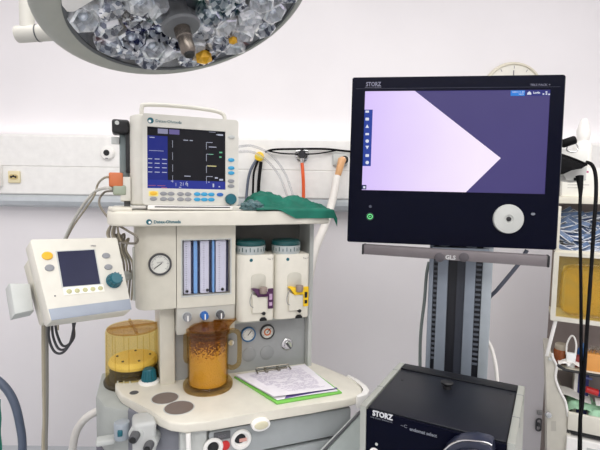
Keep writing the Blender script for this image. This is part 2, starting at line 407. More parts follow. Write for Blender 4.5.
# little outlets at lower front
q = H(222, 435.5, -.276)
MB().prism(rrect(q.x-.024, q.x+.024, q.z-.011, q.z+.011, .002), -.279, -.27, 'y').build('plate', darkgrey, mach)
MB().text('N2O', q.x-.012, q.z-.004, .008, -.279, inkm).build('plate_text', inkm, mach)
q = H(241, 439, -.276)
T = Matrix.Translation((q.x, -.274, q.z)) @ RX
o1 = MB().lathe([(0, 0), (.029, 0), (.031, .006), (.028, .010), (.021, .010), (.02, .004), (0, .004)], 28, T).build('outlet', white, mach)
MB().prism(ell(q.x-.004, q.z+.004, .017, .014), -.2805, -.277, 'y').build('outlet_socket', black, o1)
MB().box(q.x-.006, q.x+.016, -.283, -.279, q.z-.006, q.z+.004, .001).build('outlet_label', mat('pink_label', (214, 160, 150), .5), o1)
q = H(213, 447, -.276)
T = Matrix.Translation((q.x, -.274, q.z)) @ RX
o1 = MB().lathe([(0, 0), (.027, 0), (.029, .006), (.026, .010), (.020, .010), (.019, .004), (0, .004)], 28, T).build('outlet', white, mach)
MB().prism(ell(q.x, q.z, .016, .016), -.2795, -.277, 'y').build('outlet_socket', black, o1)
MB().prism(ell(q.x+.035, q.z-.002, .014, .014), -.280, -.272, 'y', .002).build('outlet_knob', red, mach)
# column, gauge panel
MB().box(-.225, .245, .0, .3, .798, .985, .002).build('gauge_panel', greyp, mach)
MB().box(-.272, -.224, -.022, .25, .798, 1.07, .004).build('column', cream, mach)
MB().box(.246, .262, -.03, .3, .798, 1.335, .003).build('side_post', lightgrey, mach)
MB().box(-.22, .245, .075, .3, .98, 1.335, .0).build('recess_back', mat('recess_grey', (112, 112, 108), .6), mach)
MB().box(-.036, .247, -.01, .08, .978, 1.008, .001).build('vaporizer_rail', alu, mach)
# upper body: gauge block and flowmeter block
MB().prism([(-.345, .2), (-.345, -.04), (-.338, -.062), (-.322, -.078), (-.30, -.082), (-.225, -.082), (-.225, .2)], 1.068, 1.334, 'z', .004).build('gauge_housing', cream, mach)
MB().box(-.352, -.343, -.03, -.015, 1.09, 1.26, .002).build('side_rail', alu, mach)
x0, x1 = -.223, -.037
fr = MB()
wl = H(182, 240, -.082); wr = H(230.5, 293.5, -.082)
WX0, WX1, WZ0, WZ1 = wl.x, wr.x, wr.z, wl.z
for (a, b, c, d) in ((x0, WX0, 1.068, 1.334), (WX1, x1, 1.068, 1.334), (WX0, WX1, WZ1, 1.334), (WX0, WX1, 1.068, WZ0)):
    fr.box(a, b, -.082, -.04, c, d)
fr.box(x0, x1, -.04, .2, 1.0, 1.334)
fr.build('flowmeter_housing', cream, mach)
MB().prism([(-.078, 1.068), (-.074, .985), (-.068, .978), (.05, .978), (.05, 1.068)], x0, x1, 'x', .002).build('control_panel', mat('panel_stone', (194, 192, 183), .45), mach)
fl = MB().box(WX0, WX1, -.045, -.042, WZ0, WZ1).build('flowmeter', mat('flow_back_navy', (48, 52, 88), .4), mach)
tubem = mat('flow_tube_lilac', (208, 208, 224), .35); tubeb = mat('flow_tube_blue', (120, 168, 224), .3)
def fx(px): return H(px, 265, -.06).x
for a, b, mm in ((183.5, 190.5, tubem), (193.5, 197, tubeb), (200, 208.5, tubem), (212, 214, tubeb), (215.5, 225.5, tubem)):
    MB().prism(rrect(fx(a), fx(b), WZ0+.004, WZ1-.006, .003), -.066, -.047, 'y').build('flow_tube', mm, fl)
for a in (186, 203.5, 219):
    s_ = MB()
    for k in range(22):
        z = WZ0+.014+k*(WZ1-WZ0-.03)/21; L = .006 if k % 5 == 0 else .0035
        s_.box(fx(a)-L/2, fx(a)+L/2, -.0668, -.066, z-.0005, z+.0005)
    s_.build('scale_mark', mat('scale_ink', (52, 54, 90), .5), fl)
for a in (186.5, 207, 222):
    MB().sphere((fx(a), -.068, WZ0+.013), .005).build('float', black, fl)
MB().box(WX0, WX1, -.0795, -.0775, WZ0, WZ1).build('window_pane', pane, fl)
wf = MB()
for (a, b, c, d) in ((WX0-.003, WX1+.003, WZ1-.002, WZ1+.002), (WX0-.003, WX1+.003, WZ0-.002, WZ0+.002), (WX0-.003, WX0+.001, WZ0, WZ1), (WX1-.001, WX1+.003, WZ0, WZ1)):
    wf.box(a, b, -.0835, -.076, c, d, .0008)
wf.build('window_frame', lightgrey, fl)
# needle gauge on the housing
def gauge(parent, u, v, z, R, ringm, facem, accent=None, needle=.8, name='gauge'):
    T = Matrix.Translation((u, v, z)) @ RX
    g = MB().lathe([(0, 0), (R, 0), (R, .006), (R*.96, .010), (R*.84, .010), (R*.8, .005), (0, .005)], 36, T).build(name, ringm, parent)
    MB().lathe([(0, .0052), (R*.81, .0052), (R*.81, .006), (0, .006)], 36, T).build('dial', facem, g)
    s_ = MB()
    for k in range(25):
        a = math.radians(-130+260*k/24)
        s_.box(-.0006, .0006, -.0066, -.006, R*(.55 if k % 4 == 0 else .63), R*.74, M=Matrix.Translation((u, v, z)) @ Matrix.Rotation(a, 4, 'Y'))
    s_.build('dial_mark', inkm, g)
    if accent:
        MB().lathe([(R*.3, .006), (R*.5, .006), (R*.5, .0064), (R*.3, .0064)], 30, T, close=True).build('dial_ring', accent, g)
    MB().box(-.001, .001, -.0078, -.0066, -R*.15, R*.6, M=Matrix.Translation((u, v, z)) @ Matrix.Rotation(needle, 4, 'Y')).build('needle', black, g)
    return g
ringd = mat('gauge_ring_dark', (62, 62, 64), .35); dialm = mat('gauge_dial', (216, 216, 208), .5)
q = H(160, 264, -.082)
g = gauge(mach, q.x, -.082, q.z, .035, ringd, dialm, None, -2.2)
MB().text('cmH2O', q.x, q.z+.004, .0042, -.0885, inkm, align='CENTER').build('dial_text', inkm, g)
# three flow knobs
for (px, py), mm in (((187, 316.5), midgrey), ((204, 315), blue), ((220, 314), darkgrey)):
    q = H(px, py, -.078)
    T = Matrix.Translation((q.x, -.075, q.z)) @ RX
    k_ = MB().lathe([(0, 0), (.0145, 0), (.0145, .004), (.012, .006), (.012, .024), (.010, .027), (0, .027)], 24, T).build('flow_knob', mm, mach)
    MB().lathe([(.0135, .003), (.0165, .003), (.0165, .006), (.0135, .006)], 24, T, close=True).build('knob_ring', lightgrey, k_)
    MB().box(q.x-.0018, q.x+.0018, -.1035, -.1015, q.z-.009, q.z+.009, M=None).build('knob_mark', white, k_)
# gauges on grey panel
q = H(248, 334, 0); gauge(mach, q.x, 0, q.z, .027, mat('ring_blue', (52, 104, 150), .4), dialm, None, .7)
q = H(267, 331.5, 0); gauge(mach, q.x, 0, q.z, .027, ringd, dialm, orange, .7)
for px, py in ((249, 354.5), (267, 352.5)):
    q = H(px, py, 0); T = Matrix.Translation((q.x, 0, q.z)) @ RX
    MB().lathe([(0, 0), (.0255, 0), (.0255, .002), (.024, .003), (0, .003)], 32, T).build('blanking_disc', mat('disc_grey', (150, 153, 153), .45), mach)
q = H(287, 344, 0); T = Matrix.Translation((q.x, 0, q.z)) @ RX
sw = MB().lathe([(0, 0), (.022, 0), (.022, .004), (.017, .007), (.012, .007), (.012, .014), (0, .014)], 28, T).build('key_switch', chrome, mach)
MB().box(-.003, .003, -.026, -.012, -.012, .012, .001, M=Matrix.Translation((q.x, 0, q.z)) @ Matrix.Rotation(-.6, 4, 'Y')).build('switch_lever', darkgrey, sw)
q = H(230, 341, 0)
MB().cyl((q.x, 0, q.z), (q.x, -.02, q.z), .01).build('valve', chrome, mach)
# top shelf
sh = [(-.415, .28), (-.422, -.06), (-.415, -.105), (-.395, -.132), (-.365, -.142), (0, -.145), (.255, -.142), (.272, -.135), (.279, -.115), (.279, .28)]
MB().prism(sh, 1.334, 1.378, 'z', .008, 3).build('top_shelf', ivory, mach)
MB().prism([(-.418, -.02), (-.418, -.09), (-.405, -.118), (-.38, -.13), (-.352, -.125), (-.352, -.02)], 1.377, 1.388, 'z', .003).build('shelf_lip', ivory, mach)
lg = H(149, 222, -.1455)
MB().prism(ell(lg.x, lg.z, .008, .008), -.1458, -.144, 'y').build('logo', teal, mach)
MB().prism(ell(lg.x+.002, lg.z-.001, .0035, .0035), -.1464, -.1455, 'y').build('logo', white, mach)
MB().text('Datex-Ohmeda', lg.x+.013, lg.z-.004, .0085, -.1456, mat('logo_teal', (20, 96, 110), .5), bold=.0003).build('lettering', MATS['logo_teal'], mach)
# absorber pod left of the worktop
pod = [(-.46, .22), (-.468, .03), (-.44, -.055), (-.405, -.085), (-.37, -.10), (-.25, .03), (-.25, .22)]
MB().prism(pod, .62, .772, 'z', .008).build('absorber_pod', mat('pod_grey', (166, 170, 166), .5), mach)
MB().prism([(x*1.0-.002*(i < 3), y-.004) for i, (x, y) in enumerate(pod)], .1, .618, 'z', .006).build('absorber_base', mat('pod_dark_grey', (98, 97, 108), .5), mach)
MB().prism([(-.37, .1), (-.372, -.10), (-.33, -.145), (-.28, -.205), (-.24, -.23), (-.19, -.23), (-.19, .1)], .1, .772, 'z', .006).build('breathing_module', mat('module_grey', (120, 122, 130), .5), mach)
FPv = FM.hitz
for (px, py) in ((137, 432), (151, 441)):
    q = H(px, py, -.22)
    d = Vector((-.35, -1, -.1)).normalized()
    c = MB().cyl(q-d*.03, q+d*.012, .021, .021, 24, None, .003).build('breathing_port', lightgrey, mach)
    MB().cyl(q+d*.01, q+d*.036, .0135, .0125, 24, None, .002).build('port_connector', darkgrey, c)
    MB().cyl(q+d*.034, q+d*.0375, .009, .009, 20).build('port_bore', black, c)
q = H(145, 424, -.2); MB().box(q.x-.035, q.x+.03, -.235, -.16, q.z-.075, q.z+.02, .012).build('port_block', mat('block_grey', (186, 188, 186), .45), mach)
q = H(122, 424, -.13)
MB().cyl((q.x, -.155, q.z-.03), (q.x, -.155, q.z+.02), .022, .022, 20, None, .004).build('drain_cup', mat('cup_grey', (156, 164, 172), .4), mach)
MB().box(q.x-.012, q.x+.002, -.182, -.17, q.z-.012, q.z+.006, .003).build('drain_valve', teal, mach)
q = H(107, 438, -.1)
MB().box(q.x-.03, q.x+.025, -.125, -.09, q.z-.012, q.z+.006, .006).build('pod_catch', lightgrey, mach)
q = H(188, 445, -.285)
MB().tube([(q.x, -.29, .77), (q.x+.001, -.292, .72), (q.x+.004, -.292, .66), (q.x+.01, -.285, .5)], .007).build('drain_tube', white, mach)
# adjustable knob on the worktop
kb = Matrix.Translation((-.305, .017, .8))
k_ = MB().lathe([(0, 0), (.034, 0), (.034, .004), (.028, .008), (0, .008)], 32, kb).build('relief_valve', white, mach)
bm_ = MB()
for k in range(14):
    a = 2*pi*k/14; bm_.cyl((.0225*math.cos(a), .0225*math.sin(a), .008), (.018*math.cos(a), .018*math.sin(a), .042), .003, .0025, 8)
bm_.lathe([(0, .006), (.023, .006), (.0235, .012), (.0215, .02), (.019, .042), (.016, .047), (0, .048)], 28)
kk = bm_.build('valve_knob', teal, k_, kb)
# light side panel at the right foot of the worktop
pl = [tuple(H(*q, -.30).xz) for q in ((360, 413), (376, 408), (380, 470), (308, 470))]
sp = MB().prism(pl, -.305, -.29, 'y', .001).build('folding_side_panel', mat('panel_pale', (184, 192, 188), .4), mach)
a, b = H(360.5, 411.5, -.306), H(306, 469, -.306)
MB().tube([a, b], .0045, 8, smooth=False).build('panel_edge', darkgrey, sp)
a, b = H(357.5, 413, -.302), H(303, 469, -.302)
MB().tube([a, b], .003, 8, smooth=False).build('panel_seal', lightgrey, sp)

# ------------------------------------------------------------------ vaporizers
def vaporizer(M, label, lock, lab_m):
    t = thing('vaporizer', label, 'vaporizer', M, 'vaporizers on the machine')
    W, Hh, D = .121, .222, .11
    body = MB()
    body.prism([(0, .1), (0, .02), (.006, .008), (.022, 0), (W-.006, 0), (W, .006), (W, .1)], 0, Hh, 'z', .004, 2)
    b = body.build('body', ivory, t)
    s = .0033
    # recess arch
    arch = [(.042, .075), (.092, .075), (.092, .148)] + [(.067+.025*math.cos(pi*k/8), .148+.012*math.sin(pi*k/8)) for k in range(9)][1:] + [(.042, .148)]
    MB().prism([(x, z) for x, z in arch], -.0015, .004, 'y', .0006).build('recess', mat('recess_light', (198, 195, 182), .5), t)
    MB().prism([(.044, .03), (.094, .03), (.094, .085), (.058, .085), (.044, .1)], -.012, .004, 'y', .003).build('lock_plate', ivory, t)
    l = MB().prism([(.040, .112), (.06, .094), (.060, .085), (.098, .085), (.098, .098), (.09, .104), (.05, .114)], -.018, .0, 'y', .002).build('filler_lock', lock, t)
    MB().cyl((.078, -.02, .097), (.078, -.02, .118), .012, .013, 16, None, .002).build('filler_cap', mat('cap_brown_grey', (148, 132, 124), .5), l)
    lb = MB().prism(rrect(.1, .118, .04, .108, .002), -.003, .001, 'y').build('agent_label', lock, t)
    MB().box(.104, .114, -.0036, -.003, .07, .09).build('label_print', lab_m, lb)
    MB().box(.104, .114, -.0036, -.003, .05, .062).build('label_print', lab_m, lb)
    MB().cyl((.083, -.013, .028), (.083, .0, .028), .006).build('drain_screw', black, t)
    MB().prism([(.072, .0), (.072, .006), (.078, .012), (.09, .012), (.096, .006), (.096, 0)], -.004, .002, 'y').build('drain_spout', black, t)
    MB().tube([(.06, -.014, .108), (.044, -.018, .102), (.034, -.02, .08), (.036, -.02, .06), (.046, -.016, .052)], .0012, 6).build('key_cord', midgrey, t)
    MB().prism(ell(.042, .205, .0055, .0055), -.0008, .001, 'y').build('logo', teal, t)
    MB().text('Tec 7', .097, .204, .006, 0, inkm).build('lettering', inkm, t)
    c = Matrix.Translation((.052, .05, Hh))
    d = MB().lathe([(0, 0), (.049, 0), (.049, .006), (.05, .008), (.05, .026), (.047, .028), (0, .028)], 36, c).build('dial_band', mat('dial_silver', (188, 194, 194), .35, .3), t)
    s_ = MB()
    for k in range(12):
        a = math.radians(180+15*k)
        s_.box(-.0012, .0012, -.0508, -.049, .009, .009+(.014 if k % 2 else .009), M=c @ Matrix.Rotation(a+pi/2, 4, 'Z'))
    s_.build('dial_number', dteal, d)
    MB().lathe([(0, .028), (.049, .028), (.0505, .032), (.049, .041), (.044, .045), (0, .046)], 36, c).build('dial_knob', dteal, t)
    return t
vaporizer(FM.M @ Matrix.Translation((-.032, -.105, 1.0105)), 'cream vaporizer with a purple lock and label, left one of two', purple, mat('label_mauve', (190, 160, 190), .5))
vaporizer(FM.M @ Matrix.Translation((.0945, -.105, 1.0085)), 'cream vaporizer with a yellow lock and label, right one of two', yellow, black)

# ------------------------------------------------------------------ bellows canister
q = FM.w((-.352, .118, 0)); bz = .772
t = thing('bellows_canister', 'amber clear ribbed canister with a pale yellow disc inside, left of the worktop', 'canister', (q.x, q.y, bz))
R = .092
top = .192
MB().lathe([(R*1.03, 0.0), (R*1.03, .01), (R, .014), (R*.98, top-.012), (R*.95, top-.003), (R*.93, top), (R*.9, top-.003), (R*.94, top-.014), (R*.965, .014), (R*.965, 0)], 48, close=True).build('dome', amberclear, t)
ldm = clear('amber_lid', (222, 178, 110), .5, .15, (200, 146, 86))
ld = MB().lathe([(0, top+.001), (R*.6, top), (R*.93, top-.003), (R*.9, top-.008), (0, top-.004)], 48).build('lid', ldm, t)
for a in (.5, .5+pi/2):
    MB().box(-R*.9, R*.9, -.004, .004, top-.001, top+.006, .001, M=Matrix.Rotation(a, 4, 'Z')).build('lid_rib', amberdeep, ld)
for k in range(12):
    a = 2*pi*k/12+.2
    MB().cyl((R*.985*math.cos(a), R*.985*math.sin(a), .014), (R*.965*math.cos(a), R*.965*math.sin(a), top-.012), .0016, .0016, 6).build('rib', amberclear, t)
spongem = ramp_mat('pale_yellow_rubber', [(.3, (248, 228, 150)), (.7, (252, 238, 180))], 20, .6)
bl = MB().lathe([(0, .085), (R*.80, .085), (R*.86, .08), (R*.9, .07), (R*.86, .06), (0, .06)], 40).build('bellows_disc', spongem, t)
for a in (.4, 1.8, 3.2, 4.4, 5.4):
    MB().cyl((R*.6*math.cos(a), R*.6*math.sin(a), .084), (R*.6*math.cos(a), R*.6*math.sin(a), .088), .004).build('disc_stud', darkgrey, bl)
fold = [(0, .002)]
for k in range(4): fold += [(R*.86, .003+k*.014), (R*.72, .010+k*.014)]
fold += [(R*.8, .06), (0, .06)]
MB().lathe(fold, 40).build('bellows', mat('bellows_dark', (58, 54, 40), .6), t)
bs = MB().lathe([(0, -.002), (R*1.06, -.002), (R*1.07, .008), (R*1.02, .012), (0, .003)], 44).build('base_ring', mat('base_dark_olive', (56, 48, 26), .5), t)
for k in range(3): MB().cyl(((-.02+k*.02), -R*.95, .02), ((-.02+k*.02), -R*.95, .034), .003, .003, 8).build('pin', lightgrey, t)

# ------------------------------------------------------------------ carbon dioxide absorber mug
q = FM.w((-.125, -.077, 0))
TM = Matrix.Translation((q.x, q.y, .80)) @ Matrix.Rotation(math.radians(14), 4, 'Z')
t = thing('absorber_canister', 'brown clear mug-shaped absorber canister of yellow granules on the worktop', 'canister', TM)
R = .063; hh = .226
MB().lathe([(0, 0), (.079, 0), (.08, .004), (.080, .014), (.076, .02), (.066, .022), (.066, .016), (0, .016)], 44).build('foot', amberdeep, t)
MB().lathe([(R, .02), (R+.002, .03), (R+.003, .16), (R+.004, .185), (R+.001, .185), (R-.001, .16), (R-.002, .02)], 44, close=True).build('jar', amberdeep, t)
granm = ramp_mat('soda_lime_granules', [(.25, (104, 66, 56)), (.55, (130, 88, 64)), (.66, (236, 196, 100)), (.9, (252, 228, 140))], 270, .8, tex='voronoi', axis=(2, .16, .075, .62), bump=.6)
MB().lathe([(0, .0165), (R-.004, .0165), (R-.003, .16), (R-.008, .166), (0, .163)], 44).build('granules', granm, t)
amberrim = clear('amber_rim', (200, 146, 70), .5, .12, (160, 104, 38))
MB().lathe([(R+.001, .178), (R+.006, .18), (R+.007, .196), (R+.002, .2), (R-.004, .198), (R-.004, .182)], 44, close=True).build('rim_band', amberrim, t)
def lidf(a, b):
    ang = 2*pi*a; r = .018+(.060+.014*math.sin(3*ang+.6)+.006*math.sin(7*ang))*b
    return Vector((r*math.cos(ang)*1.0, r*math.sin(ang)*1.0, .204+.016*(1-b)+.006*b*math.sin(5*ang+1)+.010*max(0, math.sin(3*ang+.6))*b))
MB().grid(lidf, 60, 6, thick=.004).build('lid', amberrim, t)
MB().lathe([(0, .196), (R-.002, .198), (R-.004, .206), (R-.02, .214), (0, .215)], 36).build('lid_plug', amberrim, t)
for sgn, nm in ((1, 'handle'), (-1, 'handle')):
    x = (R-.001)*sgn
    MB().tube([(x, 0, .176), (x+.018*sgn, 0, .182), (x+.036*sgn, 0, .172), (x+.04*sgn, 0, .15), (x+.04*sgn, 0, .09), (x+.036*sgn, 0, .066), (x+.018*sgn, 0, .056), (x, 0, .062)] if sgn > 0 else
              [(x+.004, 0, .176), (x-.004, 0, .178), (x-.009, 0, .17), (x-.009, 0, .13), (x-.009, 0, .1), (x-.004, 0, .09), (x+.004, 0, .092)], .008, 10).build(nm, amberdeep, t)

# ------------------------------------------------------------------ clipboard with papers
TB = FM.M @ Matrix.Translation((-.031, -.275, .8005))
t = thing('clipboard', 'green clipboard holding loose printed sheets on the white worktop', 'clipboard', TB)
Wd, Dd = .29, .235
bd = [(.079, .0), (.298, .003), (.268, .243), (0, .232)]
MB().prism(bd, 0, .006, 'z', .0015).build('board', clipg, t)
def sheet(pts, z, curl=0, name='sheet'):
    a, b, c, d = [Vector(p) for p in pts]
    def f(u, v):
        p = (a*(1-u)+b*u)*(1-v)+(d*(1-u)+c*u)*v
        return Vector((p.x, p.y, z+curl*math.exp(-((u)**2+(v)**2)*14)+.0012*math.sin(4*u+3*v)))
    return MB().grid(f, 16, 16, thick=.0004).build(name, paper, t)
sheet([(.084, .012), (.288, .010), (.262, .234), (.003, .226)], .0085)
MB().prism([(.108, .012), (.2, .018), (.292, .022), (.291, .03), (.2, .03), (.12, .03)], .0095, .0105, 'z').build('folder_edge', mat('violet_card', (86, 70, 130), .6), t)
s2 = sheet([(.076, .020), (.282, .022), (.262, .236), (.003, .226)], .013, .004)
ln = MB()
for k in range(26):
    v = .06+.84*k/26
    a = Vector((.078, .034)).lerp(Vector((.008, .226)), v); b = Vector((.282, .03)).lerp(Vector((.262, .236)), v)
    x = .12
    while x < .86:
        L = RND.uniform(.02, .09)
        if RND.random() < .75:
            c, d = a.lerp(b, x), a.lerp(b, min(x+L, .88))
            ln.box(0, 1, -.0008, .0008, 0, 1, M=Matrix(((d.x-c.x, 0, 0, c.x), (d.y-c.y, 1, 0, c.y), (0, 0, .0003, .0149), (0, 0, 0, 1))))
        x += L+.015
ln.build('print', mat('print_lilac', (198, 190, 208), .6), s2)
cm = MB()
cm.tube([(.075, .2, .018), (.075, .222, .02), (.075, .226, .026), (.195, .226, .026), (.195, .222, .02), (.195, .2, .018)], .0025, 8, smooth=False)
cm.box(.08, .19, .222, .236, .006, .017, .002)
for x in (.11, .155): cm.cyl((x, .208, .016), (x, .232, .02), .006, .005, 12)
cm.build('clip', mat('clip_steel', (150, 146, 134), .25, .8), t)

# ------------------------------------------------------------------ vital signs monitor
vo = FM.M @ FM.hit(144, 206, -.095); vo = Vector((vo.x, vo.y, 1.395))
FV = Frame(vo, 21, 3, .4)
t = thing('vital_signs_monitor', 'cream vital signs monitor with carry handle and dark blue screen on the shelf', 'monitor', FV.M)
V = FV.hit
c1, c2 = V(238.5, 121, 0), V(144, 205, 0)
W = c1.x-c2.x; Hh = V(144, 113, 0).z
W = V(238.5, 165, 0).x
scr0, scr1 = V(147.5, 188.5, 0), V(225.5, 130.8, 0)
SX0, SX1, SZ0, SZ1 = scr0.x, scr1.x, V(147.5, 188, 0).z, V(147.5, 126.2, 0).z
case = MB()
cx0 = -.016
for (a, b, c, d) in ((cx0, SX0, 0, Hh), (SX1, W, 0, Hh), (SX0, SX1, SZ1, Hh), (SX0, SX1, 0, SZ0)): pass
out = rrect(cx0, W, 0, Hh, .012)
def ringprism(mb, outer, inner, y0, y1, m=None):
    """frame = outer outline with a rectangular opening (x0,x1,z0,z1)"""
    x0, x1, z0, z1 = inner
    bm = bmesh.new()
    def loop(pts, y): return [bm.verts.new((p[0], y, p[1])) for p in pts]
    n = len(outer); cx, cz = (x0+x1)/2, (z0+z1)/2
    inn = []
    for p in outer:
        dx, dz = p[0]-cx, p[1]-cz
        k = min((x1-x0)/2/abs(dx) if abs(dx) > 1e-9 else 9e9, (z1-z0)/2/abs(dz) if abs(dz) > 1e-9 else 9e9)
        inn.append([cx+dx*k, cz+dz*k])
    for corner in ((x0, z0), (x0, z1), (x1, z0), (x1, z1)):
        i = min(range(n), key=lambda i: (inn[i][0]-corner[0])**2+(inn[i][1]-corner[1])**2); inn[i] = list(corner)
    A, B, Cc, Dq = loop(outer, y0), loop(outer, y1), loop(inn, y0), loop(inn, y1)
    for i in range(n):
        j = (i+1) % n
        for quad in ((A[i], A[j], Cc[j], Cc[i]), (B[i], B[j], Dq[j], Dq[i]), (A[i], A[j], B[j], B[i]), (Cc[i], Cc[j], Dq[j], Dq[i])):
            bm.faces.new(quad)
    bmesh.ops.remove_doubles(bm, verts=bm.verts, dist=1e-6)
    mb.add(bm, m)
fm_ = MB(); ringprism(fm_, rrect(cx0+.012, W, 0, Hh, .010), (SX0, SX1, SZ0, SZ1), 0, .03); fm_.build('bezel', vitcase, t)
rear = MB(); rear.prism([(cx0+.010, .014), (cx0-.002, .018), (cx0-.012, .03), (cx0-.022, .05), (cx0-.022, .16), (W-.02, .16), (W, .06), (W, .02), (W-.01, .014)], .0, Hh, 'z', .006); rear.build('rear_case', vitcase, t)
z0, z1 = V(131, 185, .02).z, V(131, 155, .02).z
MB().box(cx0-.0235, cx0-.021, .07, .10, .06, .2, .0).build('side_slot', lightgrey, t)
scr = MB().box(SX0, SX1, .006, .012, SZ0, SZ1).build('screen', mat('screen_black_blue', (11, 12, 26), .3, emit=.6), t)
sw_, shh = SX1-SX0, SZ1-SZ0
def sxz(fx_, fz_): return SX0+fx_*sw_, SZ1-fz_*shh
def spanel(fx0, fx1, fz0, fz1, m, y=.0056, name='display_panel', par=None):
    a, b = sxz(fx0, fz0), sxz(fx1, fz1)
    return MB().box(a[0], b[0], y, y+.0004, b[1], a[1]).build(name, m, par or scr)
navy = mat('screen_navy', (26, 40, 134), .3, emit=.8); navyb = mat('screen_blue', (40, 54, 156), .3, emit=.8)
spanel(0.0, .25, .14, .86, navy); spanel(0, 1, .86, 1, navyb)
spanel(.13, .255, .02, .10, mat('screen_pale', (160, 160, 190), .3, emit=.7)); spanel(.27, .4, .02, .10, mat('screen_violet', (120, 110, 170), .3, emit=.7))
sink = mat('screen_ink_white', (200, 205, 225), .3, emit=.8); sinkp = mat('screen_ink_pink', (200, 110, 140), .3, emit=.7)
sinkg = mat('screen_ink_green', (110, 200, 150), .3, emit=.8); sinky = mat('screen_ink_yellow', (230, 220, 150), .3, emit=.8)
gl = MB()
def dash(mb, fx0, fx1, fz, th=.006):
    a = sxz(fx0, fz); b = sxz(fx1, fz); mb.box(a[0], b[0], .0048, .0052, a[1]-th*shh, a[1]+th*shh)
for fz in (.52, .59, .66, .735):
    dash(gl, .01, .06, fz); dash(gl, .09, .15, fz); dash(gl, .18, .24, fz)
dash(gl, .02, .2, .385, .003); dash(gl, .03, .09, .17); dash(gl, .45, .51, .185); dash(gl, .53, .57, .185); dash(gl, .46, .54, .785)
dash(gl, .78, .88, .275); dash(gl, .88, .92, .06); dash(gl, .9, .97, .06, .012); dash(gl, .78, .87, .02, .003)
for fz in (.2, .4, .6, .78):
    a = sxz(.745, fz); b = sxz(.75, fz+.12); gl.box(a[0], b[0], .0048, .0052, b[1], a[1])
    a = sxz(.31, fz); b = sxz(.314, fz+.12); gl.box(a[0], b[0], .0048, .0052, b[1], a[1])
    dash(gl, .75, .83, fz, .004)
gl.build('display_graphics', sink, scr)
gl = MB(); dash(gl, .76, .88, .6, .008); gl.build('display_graphics', sinky, scr)
gl = MB(); dash(gl, .78, .84, .4); dash(gl, .92, .96, .36, .012); dash(gl, .92, .95, .44, .012); gl.build('display_graphics', sinkg, scr)
gl = MB(); dash(gl, .01, .1, .955, .004); dash(gl, .12, .22, .955, .004); dash(gl, .17, .24, .99, .006); gl.build('display_graphics', sinkp, scr)
gl = MB()
gl.text('21', *sxz(.40, .945), .010, .0052); gl.text('6', *sxz(.47, .94), .013, .0052)
dash(gl, .39, .42, .975); dash(gl, .35, .355, .93, .03); dash(gl, .5, .505, .93, .03); dash(gl, .83, .85, .93, .03); dash(gl, .91, .93, .95, .01); dash(gl, .29, .32, .875)
dash(gl, .77, .79, .875); dash(gl, .86, .9, .8, .012); dash(gl, .92, .97, .83, .015)
gl.build('display_graphics', sink, scr)
q = V(150.5, 120.5)
MB().prism(ell(q.x, q.z, .009, .009), -.0005, .001, 'y').build('logo', teal, t)
MB().prism(ell(q.x-.002, q.z-.002, .004, .004), -.001, .0, 'y').build('logo', white, t)
MB().text('Datex-Ohmeda', q.x+.014, q.z-.0035, .0085, 0, MATS['logo_teal']).build('lettering', MATS['logo_teal'], t)
def vbtn(px, py, m, rx=.0105, rz=.006):
    q = V(px, py); MB().prism(ell(q.x, q.z, rx, rz, 16), -.003, .001, 'y', .001).build('button', m, t)
vy = V(153.5, 193.3); MB().prism(rrect(vy.x-.014, vy.x+.014, vy.z-.009, vy.z+.007, .004), -.001, .001, 'y').build('button_surround', mat('pale_yellow', (238, 222, 130), .5), t)
for px, py, m in ((153.5, 193.3, amberb), (163.5, 193.6, midgrey), (171, 193.7, midgrey), (180.5, 194, midgrey), (188, 194.1, midgrey), (197.2, 194.1, cyan), (204.3, 194.2, cyan), (211.3, 194.4, cyan), (220, 194.6, blue),
                  (153.5, 198.8, midgrey), (163.5, 199, midgrey), (171, 199.1, midgrey), (180.5, 199.3, midgrey), (188, 199.4, midgrey), (197.2, 199.4, cyan), (204.3, 199.5, cyan), (211.3, 199.6, cyan),
                  (231.5, 137, lightgrey), (231.2, 160, cyan), (231.2, 168, cyan), (231.2, 173, cyan), (231, 181, midgrey), (231, 186, midgrey)): vbtn(px, py, m)
q = V(230.5, 199.2); MB().lathe([(0, 0), (.0175, 0), (.0175, .012), (.015, .016), (0, .016)], 28, Matrix.Translation((q.x, 0, q.z)) @ RX).build('dial_knob', teal, t)
ha, hb = V(142, 112, .04), V(225, 117, .04)
MB().tube([(ha.x-.001, .05, Hh-.006), (ha.x, .05, Hh+.026), (ha.x+.012, .05, Hh+.036), (ha.x+.1, .05, Hh+.040), (ha.x+.2, .05, Hh+.037), (hb.x-.012, .05, Hh+.030), (hb.x, .05, Hh+.018), (hb.x, .05, Hh-.006)], .0065, 12, sub=8).build('handle', vitcase, t)
MB().box(.01, W-.02, -.012, .15, -.014, -.001, .003).build('base_slide', white, t)
MB().box(.03, W-.03, -.0125, -.004, -.0075, -.004).build('slide_gap', black, t)
# modules on its left side
q0 = V(126, 130, .10)
MB().box(cx0-.052, cx0-.022, .075, .125, .07, Hh-.02, .003).build('side_rack', mat('rack_grey', (120, 132, 132), .5), t)
MB().box(cx0-.034, cx0-.018, .055, .08, .1, Hh-.03, .002).build('side_clamp', black, t)
q1, q2 = V(112, 134, .07), V(128, 121, .07)
cl = MB().box(q1.x, q2.x+.004, .045, .10, q1.z, q2.z, .008).build('side_camera', black, t)
MB().cyl((q1.x+.015, .044, q1.z+.03), (q1.x+.015, .04, q1.z+.03), .006).build('camera_lens', lightgrey, cl)
MB().box(cx0-.075, cx0-.052, .07, .08, q1.z-.03, q1.z-.008, .002).build('clamp_plate', lightgrey, t)
MB().box(cx0-.05, cx0-.02, .04, .14, .012, .085, .003).build('connector_block', vitcase, t)
MB().box(cx0-.04, cx0-.022, .06, .1, -.012, .015, .002).build('rack_foot', darkgrey, t)
